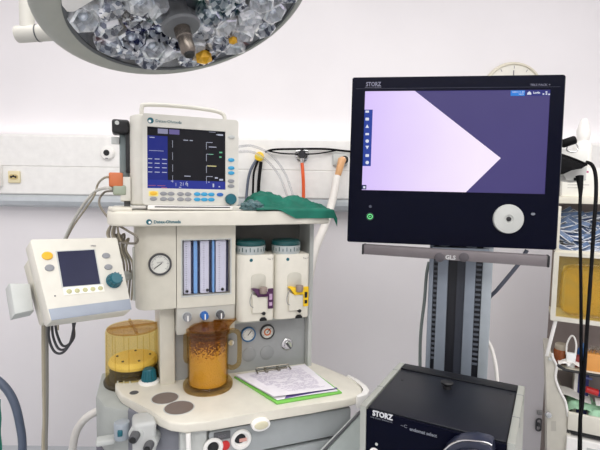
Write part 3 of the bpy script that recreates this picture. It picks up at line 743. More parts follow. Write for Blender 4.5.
for (px0, px1, py0, py1, mm, nm, lab) in ((109, 123, 173, 187, orange, 'sensor_plug', 'orange plug pushed into the left side of the vital signs monitor'), (113, 126, 185.5, 195, greenbtn, 'sensor_plug', 'grey green plug just below the orange plug')):
    a, b = V(px0, py1, .05), V(px1, py0, .05)
    o_ = MB().box(a.x, b.x, .035, .068, a.z, b.z, .005).build(nm, mm, None, FV.M); tag(o_, lab, 'plug')
def yv(px, py, v): return FV.w(V(px, py, v))
tag(MB().tube([yv(110, 177, .05), yv(104, 178, .05), hity(98, 184, 1.55), hity(94, 196, 1.55), hity(86, 208, 1.6), hity(70, 232, 1.66), hity(60, 262, 1.7), hity(58, 330, 1.75)], .0035).build('sensor_cable', beigecab), 'thin grey cable arching from the orange plug down behind the small screen unit', 'cable')
tag(MB().tube([yv(113, 189, .05), yv(106, 188, .05), hity(96, 191, 1.55), hity(88, 199, 1.58), hity(78, 213, 1.62), hity(66, 236, 1.66), hity(54, 270, 1.7), hity(50, 330, 1.75)], .005).build('sensor_cable', mat('pale_grey_cable', (190, 188, 180), .45)), 'thick pale grey cable from the grey green plug down behind the small screen unit', 'cable')
tag(MB().tube([yv(114, 191, .05), hity(105, 192, 1.5), hity(99.5, 199, 1.44), hity(101, 208, 1.38), hity(112, 221, 1.33), hity(128, 231, 1.30), hity(137, 237, 1.29), hity(136, 243, 1.30), hity(126, 243, 1.33), hity(121, 242, 1.36)], .0035).build('sensor_cable', mat('brown_grey_cable', (122, 116, 104), .5)), 'brown grey cable looping in front of the shelf corner', 'cable')
# bundle of loose cables under the shelf corner
for k in range(6):
    r_ = random.Random(k)
    x = 110+k*2.2
    tag(MB().tube([hity(112+k, 222, 1.40), hity(x-3+r_.uniform(-3, 3), 234, 1.40), hity(x+r_.uniform(-4, 4), 243, 1.39), hity(x+6+r_.uniform(-3, 3), 236+r_.uniform(-3, 3), 1.41), hity(x+5, 250, 1.42), hity(x+8+k*.8, 266, 1.44), hity(x+7+k*.7, 300, 1.46)], .0035, 8).build('hanging_lead', MATS['beige_grey_cable'] if k % 2 else MATS['brown_grey_cable']),
        'beige or brown lead in the tangled bundle hanging under the left shelf corner', 'lead', 'tangled leads under the shelf corner')

# ------------------------------------------------------------------ small ventilator screen unit
do = EYE + ray(30, 239).normalized()*1.32
FD = Frame(do, 45, 30, 2.5)
t = thing('ventilator_display', 'cream tilted ventilator screen unit with teal dial at the left of the machine', 'display', FD.M)
D = FD.hit
tr_, br_, bl_ = D(117.5, 238), D(132.5, 310), D(50, 321)
DW = (tr_.x+br_.x)/2; DH = -(br_.z+bl_.z)/2
body = MB(); ol = [(.004, -.0), (DW-.004, 0), (DW+.0, -.006), (br_.x, br_.z+.006), (br_.x-.006, br_.z), (bl_.x+.004, bl_.z), (bl_.x, bl_.z+.006), (0, -.006)]
body.prism(ol, 0, .052, 'y', .004); body.build('front_case', mat('display_case_plastic', (216, 213, 202), .42), t)
MB().prism([(x*.93+.004, z*.78-.03) for x, z in ol], .05, .105, 'y', .006).build('rear_case', cream, t)
a, b, c, d = D(63, 287), D(100, 284), D(94, 250), D(57, 252)
e = [( (p.x), p.z) for p in (a, b, c, d)]
MB().prism([(e[0][0]-.003, e[0][1]-.003), (e[1][0]+.003, e[1][1]-.003), (e[2][0]+.003, e[2][1]+.003), (e[3][0]-.003, e[3][1]+.003)], -.0012, .002, 'y').build('screen_rim', lightgrey, t)
MB().prism(e, -.002, .002, 'y').build('screen', mat('lcd_dark_slate', (44, 46, 70), .35, spec=.15), t)
def dbtn(px, py, m, rx, rz, nm='button', dep=.003):
    q = D(px, py); return MB().prism(ell(q.x, q.z, rx, rz, 18), -dep, .001, 'y', .001).build(nm, m, t)
dbtn(47.2, 256, amberb, .013, .011); dbtn(49.5, 268, midgrey, .011, .009)
dbtn(106, 255.8, midgrey, .011, .008); dbtn(108.3, 267.2, midgrey, .011, .008)
a, b, c, d = [D(*p) for p in ((64, 295.5), (104.5, 291.5), (103, 284.5), (62.5, 288))]
MB().prism([(p.x, p.z) for p in (a, b, c, d)], -.0015, .001, 'y').build('key_strip', mat('key_strip_white', (240, 238, 228), .4), t)
for px, py in ((69, 291.6), (77, 290.8), (85, 290), (92.7, 289.2), (100.2, 288.4)):
    dbtn(px, py, mat('key_olive', (186, 184, 140), .5), .0065, .006, 'soft_key')
q = D(113.5, 281)
kn = MB(); kn.lathe([(0, 0), (.020, 0), (.021, .003), (.018, .006), (.0165, .02), (.014, .024), (0, .024)], 28, Matrix.Translation((q.x, 0, q.z)) @ RX)
for k in range(12):
    a_ = 2*pi*k/12; kn.cyl((q.x+.0175*math.cos(a_), 0, q.z+.0175*math.sin(a_)), (q.x+.016*math.cos(a_), -.021, q.z+.016*math.sin(a_)), .0028, .0024, 8)
kn.build('dial_knob', teal, t)
a, b, c, d = [D(*p) for p in ((51.5, 320.5), (131.5, 309.3), (129.5, 299), (48.5, 309.3))]
MB().prism([(p.x, p.z) for p in (a, b, c, d)], -.0015, .001, 'y', .0006).build('lower_strip', steelblue, t)
q = D(93.5, 246.2); MB().text('7900', q.x-.008, q.z-.002, .005, -.0005, inkm).build('lettering', inkm, t)
q = D(55, 296); MB().cyl((q.x, -.001, q.z), (q.x, .001, q.z), .0018).build('indicator', darkgrey, t)
p0 = FD.w((DW*.6, .105, -DH*.5)); p1 = FM.w((-.34, .06, 1.16))
li = FD.I
MB().tube([li @ p0, li @ (p0*.5+p1*.5+Vector((0, .03, 0))), li @ p1], .016, 14).build('support_arm', lightgrey, t)
qa = FD.w(D(30, 286, .07)); 
lb_ = [tuple(D(*p, .075).xz) for p in ((8, 285), (29, 285), (33, 312), (13, 316.5))]
MB().prism(lb_, .06, .11, 'y', .006).build('mount_bracket', lightgrey, t)
for k in range(3):
    lp = [(49+k*3, 322), (49+k*4, 338-k*2), (54+k*4, 351-k*3), (62+k*3, 353-k*4), (70+k*2, 343-k*3), (75-k*1, 322)]
    tag(MB().tube([hity(px, py, 1.20+.012*k) for px, py in lp], .0034, 8).build('cable_loop', mat('dark_grey_cable', (52, 52, 56), .45)), 'dark grey cable coiled in a loop below the small screen unit', 'cable', 'cable loops below the screen unit')
for k, (dx, mm, lab) in enumerate(((0, beigecab, 'beige cable hanging leftmost from the small screen unit to the floor'), (2.0, mat('olive_cable', (134, 128, 110), .5), 'olive grey cable hanging in the middle below the small screen unit'), (4.0, mat('slate_cable', (112, 110, 104), .5), 'slate grey cable hanging rightmost of three below the small screen unit'))):
    tag(MB().tube([hity(43+dx, 322, 1.22), hity(43+dx, 350, 1.22), hity(43.5+dx*.9, 390, 1.22), hity(44+dx*.7, 420, 1.22), hity(43+dx*.8, 450, 1.22), hity(44+dx, 560, 1.22), hity(52+dx*1.4, 734, 1.24)], .0042, 8).build('signal_cable', mm), lab, 'cable')

# ------------------------------------------------------------------ green cloth and bag on the shelf
greencl = mat('green_cotton', (18, 104, 86), .85, var=.22, scale=14, bump=.25)
prof = [(.0, .026), (.02, .046), (.05, .047), (.10, .041), (.14, .036), (.18, .036), (.21, .024), (.24, .014), (.27, .008), (.30, .004)]
def hprof(u):
    for (a, ha), (b, hb_) in zip(prof, prof[1:]):
        if u <= b: k = max(0, (u-a)/(b-a)); k = k*k*(3-2*k); return ha+(hb_-ha)*k
    return prof[-1][1]
def cloth(a, b):
    u = .016+.285*a
    # depth along the cloth: from the back of the shelf to over the front edge
    drop = .0+.030*max(0, min(1, (a-.25)/.2)) if a < .9 else .03
    L = .20+drop; s = L*b
    nz = noise.noise(Vector((u*16, b*3.2, 1.3)))*.014+noise.noise(Vector((u*34+b*9, b*8, 4.3)))*.009-.016*abs(noise.noise(Vector((u*22-b*5, b*6+u*8, 7.7))))+.004
    if s < .20:
        v = .06-s; h = hprof(u-.014)*(math.sin(pi*min(1, (s+.02)/.2))**.7 if s < .18 else .12)
        z = 1.384+max(0, h+nz*(1 if s < .17 else .3))
    else:
        v = -.152-.003*math.sin(u*60); z = 1.384-(s-.20)
    x = u+noise.noise(Vector((u*9, b*5, 9)))*.006
    if u > .275:   # hangs over the shelf's right end
        k = (u-.275); z -= k*1.1; x = .284+k*.5; z = min(z, 1.386-k*.8)
        v = v*.75-.035
    return FM.w((x, v, z))
tag(MB().grid(cloth, 80, 60, thick=.0025).build('surgical_towel', greencl, ang=80), 'crumpled green surgical towel draped over the right end of the shelf', 'towel')
bagm = mat('grey_teal_film', (74, 104, 108), .3, var=.3, scale=40, bump=.3)
bag = bmesh.new(); bmesh.ops.create_icosphere(bag, subdivisions=4, radius=1)
for v in bag.verts:
    n_ = v.co.normalized(); r_ = 1+.35*noise.noise(n_*2.3)+.16*noise.noise(n_*6)
    v.co = Vector((n_.x*.036*r_, n_.y*.03*r_, max(-.011, n_.z*.020*r_)))
tag(MB().add(bag, None, FM.M @ Matrix.Translation((.012, -.105, 1.390))).build('plastic_bag', bagm, ang=25), 'small crumpled grey teal plastic bag tucked beside the green towel', 'bag')

# ================================================================== ENDOSCOPY CART
co = hitz(367, 408, .93)
FC = Frame(Vector((co.x, co.y, 0)), -22)
t = thing('equipment_cart', 'equipment cart with a tall grey two-rail aluminium column behind the black box', 'cart', FC.M)
Cc = FC.hit
TV = .47
a, b = Cc(427, 330, TV), Cc(490, 330, TV)
tx0, tx1 = a.x, b.x; tw = tx1-tx0
bz1t = 1.30
zt_ = 1.42
tz0 = .12
def tpx(px): return Cc(px, 320, TV).x
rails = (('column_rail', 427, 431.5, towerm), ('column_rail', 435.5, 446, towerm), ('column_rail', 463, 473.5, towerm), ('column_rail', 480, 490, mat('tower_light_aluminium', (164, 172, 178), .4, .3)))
for nm, x0_, x1_, mm in rails:
    MB().box(tpx(x0_), tpx(x1_), TV, TV+.06, tz0, bz1t, .002).build(nm, mm, t)
MB().box(tpx(428), tpx(489), TV+.012, TV+.055, tz0, bz1t-.004).build('column_core', mat('core_black', (20, 22, 30), .5), t)
MB().box(tpx(455), tpx(463), TV+.006, TV+.02, tz0, bz1t-.004).build('cable_cover', mat('cover_slate', (44, 48, 58), .5), t)
for k_, (xa, xb) in enumerate(((431.8, 435.2), (473.8, 479.6))):
    s_ = MB()
    for k in range(24):
        z = .9+k*.016; s_.box(tpx(xa), tpx(xb), TV+.006, TV+.016, z, z+.006)
    s_.build('slot_strip', mat('slot_grey', (92, 98, 108), .5), t)
# shelf and base
MB().box(-.02, .335, -.02, .47, .60, .63, .008).build('cart_shelf', mat('shelf_grey', (170, 172, 172), .45), t)
MB().box(-.06, .37, -.06, .62, .08, .14, .02).build('cart_base', lightgrey, t)
for (x, y) in ((-.03, -.03), (.34, -.03), (-.03, .58), (.34, .58)):
    c_ = MB().cyl((x-.015, y, .04), (x+.015, y, .04), .04, .04, 24, None, .006).build('castor', black, t)
for (x) in (-.012, .327): MB().box(x-.01, x+.01, .44, .47, .14, .60, .002).build('shelf_post', lightgrey, t)
# bar under the monitor
BV = .36
ba, bb, bc, bd_ = Cc(363, 246, BV), Cc(549, 255, BV), Cc(549, 266, BV), Cc(363, 255, BV)
bz0, bz1 = (bc.z+bd_.z)/2, (ba.z+bb.z)/2
br = MB().prism(rrect(ba.x, bb.x, bz0, bz1, .003), BV, BV+.03, 'y', .001).build('cross_bar', barm, t)
for x in (ba.x, bb.x): MB().box(x-.003, x+.003, BV-.002, BV+.032, bz0-.001, bz1+.001, .001).build('end_cap', black, br)
q = Cc(450.5, 257, BV)
MB().text('GLS', q.x, q.z-.007, .012, BV-.0005, mat('pale_print', (190, 190, 190), .5), align='CENTER', bold=.0006).build('lettering', MATS['pale_print'], br)
for px in (439.5, 464):
    q = Cc(px, 257.2, BV); MB().cyl((q.x, BV-.004, q.z), (q.x, BV+.002, q.z), .014, .014, 24, None, .001).build('bolt_cap', mat('bolt_grey', (84, 80, 84), .4, .3), br)
MB().box(tpx(431), tpx(486), BV+.028, TV+.004, bz0+.004, bz1-.002, .003).build('bar_bracket', towerm, t)
# side rail at right of the box
q0, q1 = Cc(531, 425, .1), Cc(526, 452, .1)

# box (pump) on the cart
FB = Frame(FC.w((-.012, 0, .632)), -29.5, 0, -.8)
t = thing('pump_unit', 'black pump unit with silver side plates on the cart below the large monitor', 'pump', FB.M)
BW, BD, BH = .338, .312, .30
MB().box(.016, BW-.016, .0, BD, .0, BH-.004, .002).build('case', blackbox, t)
lid = MB().box(.018, BW-.018, .004, BD-.042, BH-.006, BH, .0015).build('lid', mat('lid_black', (18, 21, 30), .4, spec=.35), t)
MB().box(.0165, BW-.0165, BD-.04, BD, BH-.006, BH+.003, .001).build('rear_strip', blackbox, t)
for x in (0, BW-.016):
    pts = [(-.004, 0), (BD, 0), (BD, BH+.003), (-.004, BH+.003)]
    pl_ = MB().prism(pts, x, x+.016, 'x', .002).build('side_plate', alu, t)
    for y in (.12, .25): MB().box(x-.0005, x+.0165, y, y+.002, BH-.02, BH+.0035).build('plate_joint', midgrey, pl_)
MB().box(.0165, BW-.0165, -.003, .002, .0, BH-.003, .001).build('front_panel', navyblack, t)
B = FB.hit
q = FB.hitz(447, 388, BH)
bs = MB().lathe([(0, 0), (.012, 0), (.011, .008), (.016, .012), (.016, .016), (.012, .019), (0, .02)], 24, Matrix.Translation((q.x, q.y, BH))).build('lid_knob', black, t)
for px, py in ((402, 380), (511, 394)):
    q = FB.hitz(px, py, BH); MB().lathe([(0, .001), (.004, .001), (.0045, 0)], 14, Matrix.Translation((q.x, q.y, BH))).build('lid_screw', black, t)
wtxt = mat('white_print', (206, 208, 212), .5); gtxt = mat('grey_print', (120, 124, 134), .5)
a, b = B(373, 416), B(392, 419)
MB().text('STORZ', a.x, b.z-.001, .0125, -.003, wtxt, stretch=(b.x-a.x)/.0535, bold=.0008).build('lettering', wtxt, t)
a, b = B(371, 421), B(394, 424)
MB().text('KARL STORZ - ENDOSKOPE', a.x, b.z+.003, .003, -.003, gtxt, stretch=1.0).build('lettering', gtxt, t)
a = B(401, 424)
MB().text('~C', a.x, a.z-.004, .007, -.003, gtxt, stretch=1.2).build('lettering', gtxt, t)
a = B(410, 427); b = B(438, 432)
MB().text('endomat select', a.x, a.z-.006, .0075, -.003, gtxt, stretch=(b.x-a.x)/.068, bold=.0003).build('lettering', gtxt, t)
q = B(377, 443.5); MB().cyl((q.x, -.004, q.z), (q.x, 0, q.z), .0035).build('indicator', lightgrey, t)
q = B(375, 452); MB().lathe([(.008, 0), (.012, 0), (.012, .004), (.008, .004)], 28, Matrix.Translation((q.x, -.002, q.z)) @ RX, close=True).build('power_button', white, t)
# round pump head
a, b = B(443, 450), B(495, 434); top_ = B(470, 431.5)
cxp, czp = B(470, 470, -.008).x, B(470, 466, -.008).z
hp = [(p.x, p.z) for p in [B(*q, -.008) for q in ((443, 470), (443.5, 452), (447, 443), (455, 436), (465, 432.5), (478, 432.8), (489, 434.5), (494, 437), (495, 446), (495, 470))]]
hd = MB().prism(hp, -.045, -.002, 'y', .006).build('pump_head', mat('head_navy', (40, 44, 62), .3), t)
hp2 = [(cxp+(x-cxp)*.86, czp+(z-czp)*.80) for x, z in hp]
MB().prism(hp2, -.052, -.043, 'y', .005).build('head_cover', mat('head_navy_dark', (30, 33, 50), .25), hd)
MB().tube([(x, -.044, z) for x, z in hp[:8]], .0018, 8, sub=4).build('head_trim', chrome, hd)
MB().prism(ell(cxp-.01, czp+.012, .025, .018), -.060, -.051, 'y', .003).build('head_grip', lightgrey, hd)
# white folded strip by the right side
q = FC.hit(533, 424, .06); q2 = FC.hit(526.5, 460, .03)
fs = MB()
for k in range(3):
    off = Vector((.0055*k, .01*k, 0))
    fs.prism([(BW+.018+.007*k, .05), (BW+.021+.007*k, .05), (BW+.021+.007*k, .13), (BW+.018+.007*k, .13)], -.0, .225-.012*k, 'z')
o_ = fs.build('folded_leaflet', white, None, FB.M)
tag(o_, 'white folded leaflet standing at the right side of the black pump unit', 'leaflet')
MB().box(.335, .40, .0, .2, .60, .63, .006).build('shelf_wing', MATS['shelf_grey'], [x for x in COL.objects if x.name == 'equipment_cart'][0])

# ------------------------------------------------------------------ large black monitor
mo = EYE + ray(352.5, 77.5).normalized()*1.5
FS = Frame(mo, -8.5, 2, .4)
t = thing('endoscopy_monitor', 'large black endoscopy monitor with a lilac lit image and a round grey knob', 'monitor', FS.M)
S = FS.hit
MW = S(560.8, 160).x; MHt = -S(455, 246).z
zl, zr = S(350, 240), S(558, 252)
bx = MB()
sx0, sx1 = S(363.5, 140).x, S(548, 140).x
sz1, sz0 = S(455, 90.3).z, S(455, 192).z
mzb = (zl.z+zr.z)/2
out = rrect(0, MW, mzb, 0, .006)
bz_ = MB(); ringprism(bz_, out, (sx0, sx1, sz0, sz1), 0, .02); bz_.build('bezel', navyblack, t)
MB().prism(rrect(.003, MW-.003, mzb+.003, -.003, .006), .018, .05, 'y', .004).build('rear_case', black, t)
MB().box(.14, MW-.14, .045, .08, mzb+.12, -.12, .01).build('rear_box', black, t)
p0 = FS.w((MW*.45, .078, mzb*.62)); 
edge = mat('bezel_edge_grey', (86, 88, 92), .35, .4)
MB().box(MW-.001, MW+.0025, .002, .022, mzb+.004, -.004, .001).build('edge_trim', edge, t)
sc_ = ramp_mat('screen_violet_dark', [(.2, (62, 54, 112)), (.8, (72, 64, 124))], 2, .35, emit=.95)
scr = MB().box(sx0, sx1, .003, .008, sz0, sz1).build('screen', sc_, t)
# lit image area
def lit_mat():
    m = bpy.data.materials.new('screen_lilac_light'); m.use_nodes = True; nt = m.node_tree; b = nt.nodes['Principled BSDF']
    tc = nt.nodes.new('ShaderNodeTexCoord'); sx = nt.nodes.new('ShaderNodeSeparateXYZ'); nt.links.new(tc.outputs['Object'], sx.inputs[0])
    mr = nt.nodes.new('ShaderNodeMapRange'); mr.inputs['From Min'].default_value = sx0; mr.inputs['From Max'].default_value = sx0+.40; nt.links.new(sx.outputs[0], mr.inputs[0])
    nz = nt.nodes.new('ShaderNodeTexNoise'); nz.inputs['Scale'].default_value = 6; nt.links.new(tc.outputs['Object'], nz.inputs[0])
    ad = nt.nodes.new('ShaderNodeMath'); ad.operation = 'MULTIPLY_ADD'; ad.inputs[1].default_value = .2; nt.links.new(nz.outputs[0], ad.inputs[0]); nt.links.new(mr.outputs[0], ad.inputs[2])
    rp = nt.nodes.new('ShaderNodeValToRGB'); rp.color_ramp.elements[0].color = lin((214, 192, 250)); rp.color_ramp.elements[1].color = lin((248, 234, 252)); rp.color_ramp.elements[0].position = .1; rp.color_ramp.elements[1].position = .95
    nt.links.new(ad.outputs[0], rp.inputs[0]); nt.links.new(rp.outputs[0], b.inputs['Emission Color']); b.inputs['Emission Strength'].default_value = 1.0
    b.inputs['Base Color'].default_value = (.01, .01, .01, 1); b.inputs['Roughness'].default_value = .35; b.inputs['Specular IOR Level'].default_value = .15
    return m
tip = S(501, 158); t1 = S(415, 90); b1 = S(466, 193)
MB().prism([(sx0, sz0), (b1.x, sz0), (tip.x, tip.z), (t1.x, sz1), (sx0, sz1)], .0026, .0029, 'y').build('lit_image', lit_mat(), scr)
bluebar = mat('bar_blue', (32, 66, 168), .3, emit=.8)
def spx(x0_, y0_, x1_, y1_): 
    a, b = S(x0_, y0_), S(x1_, y1_); return a.x, b.x, b.z, a.z
icon = mat('icon_white', (226, 230, 245), .3, emit=.9)
xa, xb, za, zb = spx(363.5, 109, 371.5, 188)
bar_x1 = sx0+.0255
sb = MB().box(sx0, bar_x1, .002, .0024, S(368, 166).z, S(368, 109.5).z).build('side_toolbar', bluebar, scr)
for k, py in enumerate((111.5, 119, 126, 134, 141, 147.5, 155.5, 162.5)):
    q = S(367.2, py); r_ = .0055; ic = MB()
    if k in (0, 3): ic.box(q.x-r_, q.x+r_, .0012, .0016, q.z-r_*.6, q.z+r_*.6)
    elif k in (4, 7): ic.prism(ell(q.x, q.z, r_, r_, 14), .0012, .0016, 'y')
    elif k == 2: ic.prism([(q.x-r_, q.z-r_), (q.x+r_, q.z-r_), (q.x, q.z+r_)], .0012, .0016, 'y')
    elif k == 5: ic.prism([(q.x-r_, q.z+r_), (q.x+r_, q.z+r_), (q.x, q.z-r_)], .0012, .0016, 'y')
    else: ic.prism(rrect(q.x-r_, q.x+r_, q.z-r_*.8, q.z+r_*.8, .002), .0012, .0016, 'y')
    ic.build('toolbar_icon', icon, sb)
xa, xb, za, zb = spx(363.5, 183, 368, 188)
sb = MB().box(sx0, sx0+.014, .002, .0024, sz0+.002, sz0+.016).build('corner_button', mat('corner_navy', (30, 40, 100), .3, emit=.8), scr)
MB().box(sx0+.004, sx0+.011, .0012, .0016, sz0+.005, sz0+.012).build('toolbar_icon', icon, sb)
xa, xb, za, zb = spx(511, 90.8, 525, 96.3)
zb = sz1-.0015
st = MB().box(xa, xb, .002, .0024, zb-.016, zb).build('status_box', mat('status_blue', (40, 132, 226), .3, emit=.9), scr)
MB().text('2023-11-30', xa+.004, zb-.007, .0045, .0018, icon, stretch=1.15).build('status_text', icon, st)
MB().text('10:24', xa+.022, zb-.0135, .0045, .0018, icon).build('status_text', icon, st)
st = MB().box(xb, sx1, .002, .0024, zb-.016, zb).build('status_box', mat('status_navy', (42, 46, 132), .3, emit=.8), scr)
MB().prism([(xb+.006, zb-.013), (xb+.018, zb-.013), (xb+.0175, zb-.008), (xb+.012, zb-.0025), (xb+.0065, zb-.008)], .0012, .0016, 'y').build('toolbar_icon', icon, st)
MB().text('LogIn', xb+.023, zb-.010, .006, .0018, icon, bold=.0003).build('status_text', icon, st)
for dx, dz in ((.052, .012), (.060, .006), (.0605, .012), (.068, .013)):
    MB().box(xb+dx-.0025, xb+dx+.002, .0012, .0016, zb-dz-.0015, zb-dz+.0025).build('toolbar_icon', icon, st)
a, b = S(366, 86.5), S(380, 82)
MB().text('STORZ', a.x, a.z+.001, .0125, 0, mat('dim_print', (120, 120, 140), .5), stretch=(b.x-a.x)/.052, bold=.0003).build('lettering', MATS['dim_print'], t)
MB().text('KARL STORZ - ENDOSKOPE', a.x-.003, a.z-.004, .0028, 0, MATS['dim_print']).build('lettering', MATS['dim_print'], t)
a = S(530, 85.6)
MB().text('TELE PACK +', a.x, a.z-.001, .006, 0, MATS['dim_print'], stretch=1.15).build('lettering', MATS['dim_print'], t)
MB().box(.012, MW-.012, -.0004, .001, S(455, 87.6).z-.0008, S(455, 87.6).z).build('bezel_line', mat('line_navy', (34, 36, 60), .4), t)
q = S(508, 219); R_ = .0445
kn = MB().lathe([(0, 0), (R_, 0), (R_*1.0, .004), (R_*.96, .008), (R_*.3, .0095), (R_*.26, .007), (0, .007)], 44, Matrix.Translation((q.x, 0, q.z)) @ RX).build('control_knob', mat('knob_pale_grey', (182, 184, 180), .45), t)
MB().lathe([(0, .006), (R_*.17, .006), (R_*.15, .0105), (0, .011)], 20, Matrix.Translation((q.x, 0, q.z)) @ RX).build('knob_centre', black, kn)
q = S(533, 214); MB().prism(ell(q.x, q.z, .006, .004, 14), -.0015, .001, 'y').build('sensor', mat('sensor_grey', (120, 124, 134), .4), t)
q = S(370.3, 206.5); MB().prism(ell(q.x, q.z, .0045, .0045, 14), -.001, .001, 'y').build('sensor', mat('sensor_dark', (66, 70, 84), .4), t)
q = S(370, 216.5)
MB().lathe([(.006, 0), (.0085, 0), (.0085, .002), (.006, .002)], 28, Matrix.Translation((q.x, 0, q.z)) @ RX, close=True).build('power_light', mat('lamp_green', (120, 240, 150), .3, emit=1.2), t)
MB().prism([(q.x-.002, q.z-.003), (q.x+.003, q.z), (q.x-.002, q.z+.003)], -.001, .001, 'y').build('power_symbol', MATS['lamp_green'], t)
MB().lathe([(.0092, 0), (.0125, 0), (.0125, .001), (.0092, .001)], 28, Matrix.Translation((q.x, 0, q.z)) @ RX, close=True).build('power_ring', mat('ring_dark_green', (16, 60, 40), .3), t)
# mount between monitor and column
cc = FC.w(((tx0+tx1)/2, TV-.0, 1.35)); l0 = FS.I @ cc
MB().box(l0.x-.05, l0.x+.05, .078, max(.1, l0.y+.004), l0.z-.02, l0.z+.08, .004).build('mount_bracket', black, t)

# multi socket block fixed behind the monitor's right edge
FP_ = FS
q = S(570, 165, .03)
t = thing('power_strip', 'white power block with black plug at the right edge of the black monitor', 'power strip', FS.M)
pv = .05
pp = [tuple(S(*p, pv).xz) for p in ((551, 149), (589, 150), (586.5, 180), (578, 182), (565, 180), (560, 168), (551, 168))]
MB().prism(pp, pv, pv+.055, 'y', .004).build('block', mat('block_white', (222, 222, 216), .4), t)
q = S(576, 180, pv-.004); MB().box(q.x-.005, q.x+.008, pv-.004, pv+.004, q.z-.002, q.z+.007).build('socket_hole', black, t)
pp = [tuple(S(*p, pv-.04).xz) for p in ((556, 151), (561, 152.5), (567, 158.5), (575, 161.5), (583, 162), (588, 162.8), (588, 165.5), (580, 166.2), (572, 170), (564, 174), (556, 174))]
pg = MB().prism(pp, pv-.045, pv-.002, 'y', .008).build('plug', blackrub, None, FS.M); tag(pg, 'black angled power plug in the white block at the right edge of the monitor', 'plug')
cap_ = S(569, 141.5, pv)
cp = MB().cyl((cap_.x-.020, pv, cap_.z-.008), (cap_.x+.018, pv, cap_.z+.006), .013, .013, 20, None, .004).build('clamp_knob', blackrub, t)
rg = S(573, 148, pv)
MB().tube([(rg.x+.004, pv, cap_.z-.002), (rg.x+.014, pv, rg.z+.002), (rg.x+.006, pv, rg.z-.012), (rg.x-.016, pv, rg.z-.008), (rg.x-.016, pv, rg.z+.004)], .0022, 8).build('wire_loop', chrome, t)
def fsw(px, py, v): return FS.w(S(px, py, v))
tag(MB().tube([fsw(586, 162, .025), fsw(592, 165, .025), fsw(595.5, 175, .02), fsw(596, 195, .01), fsw(594, 225, 0), fsw(590.5, 280, -.01), fsw(587, 330, -.02), fsw(582.5, 400, -.03), fsw(579.5, 450, -.04), fsw(579, 700, -.04)], .0052, 12).build('power_cable', blackrub), 'black power cord bowing out to the right from the plug and hanging down', 'cord')
co_ = MB(); 
co_.tube([fsw(579.5, 176, .03), fsw(580.5, 190, .02), fsw(580, 206, .01), fsw(580, 225, 0), fsw(581, 300, -.015), fsw(581, 380, -.02), fsw(580.5, 450, -.03), fsw(581.5, 700, -.03)], lambda k: .011-.032*k if k < .2 else .0046, 12)
tag(co_.build('power_cable', blackrub), 'straight black power cord with thick collar hanging below the white block', 'cord')
# cables near the column
tag(MB().tube([FC.w(Cc(*q)) for q in ((527, 250, .5), (520, 262, .5), (508, 277, .5), (497, 290, .5), (487, 302, .53), (480, 330, .55))], .006).build('signal_cable', mat('slate_blue_cable', (70, 74, 86), .45)), 'dark slanting cable running from behind the bar to the column', 'cable')
tag(MB().tube([FC.w(Cc(*q)) for q in ((429, 262, .55), (426.5, 275, .55), (424.5, 300, .55), (421, 330, .56), (420, 360, .56), (421, 400, .56))], .0055).build('signal_cable', mat('grey_green_cable', (120, 130, 128), .45)), 'grey green cable running down the left side of the column', 'cable')
tag(MB().tube([FC.w(Cc(*q)) for q in ((485, 338, .56), (490, 345, .55), (494, 357, .54), (496.5, 372, .53), (498, 395, .53))], .006).build('signal_cable', whitehose), 'white cable curving down at the right foot of the column', 'cable')

# ================================================================== SUPPLY CART AT RIGHT
FR = Frame(hity(553, 317, 1.82), -26)
FR = Frame(Vector((FR.M.translation.x, FR.M.translation.y, 0)), -26)
Rr = FR.hit
t = thing('supply_cart', 'cream supply cart with a yellow tilt bin and open trays at the right edge', 'supply cart', FR.M)
def rp(px, py, v=0): p_ = Rr(px, py, v); return (p_.x, p_.z)
XW = .48
zA = Rr(553, 317).z; zB = Rr(556, 250).z; zC = Rr(560, 204).z
cartc = mat('cart_cream', (226, 221, 206), .45); binback = mat('cart_back_grey', (150, 139, 136), .6)
xl = Rr(553, 290).x
MB().box(xl+.002, XW, .2, .215, .05, zC+.1, 0).build('back_panel', binback, t)
# upper open bin
ub = MB(); ub.box(xl, xl+.012, -.0, .2, zB, zC-.01, .002); ub.box(xl, XW, .0, .2, zB-.012, zB, .002); ub.build('upper_bin', cartc, t)
MB().box(xl-.0, XW, .02, .2, zC+.002, zC+.03, .002).build('top_board', cartc, t)
# yellow tilt bin with frame
tb = MB(); ringprism(tb, rrect(xl-.004, XW, zA-.012, zB-.008, .004), (xl+.014, XW-.012, zA+.006, zB-.022), -.012, .012); tf = tb.build('bin_frame', ivory, t)
bx0, bx1, bz0_, bz1_ = xl+.014, XW-.012, zA+.006, zB-.022
MB().box(bx0, bx1, -.002, .003, bz0_, bz1_).build('tilt_bin', smokedpane, t)
rim = rrect(bx0+.014, bx0+.30, bz0_+.012, bz1_-.032, .05)
MB().tube([(x, -.004, z) for x, z in rim]+[(rim[0][0], -.004, rim[0][1])], .004, 8, smooth=False).build('bin_moulding', clear('yellow_moulding', (240, 214, 110), .6, .2, (222, 190, 80)), t)
MB().prism(rrect(bx0+.016, bx0+.298, bz0_+.014, bz1_-.034, .05), -.004, .0, 'y').build('bin_front', clear('yellow_bin_front', (246, 228, 140), .45, .15, (248, 214, 100)), t)
yb = ramp_mat('bin_contents', [(.25, (176, 156, 100)), (.45, (236, 206, 110)), (.6, (190, 180, 150)), (.8, (244, 222, 140))], 9, .6, distort=1)
MB().box(bx0+.03, bx0+.27, .06, .18, bz0_+.004, bz1_-.06, .01).build('bin_pack', yb, t)
MB().box(xl, XW, .01, .2, zA-.012, zA-.002).build('bin_floor', cartc, t)
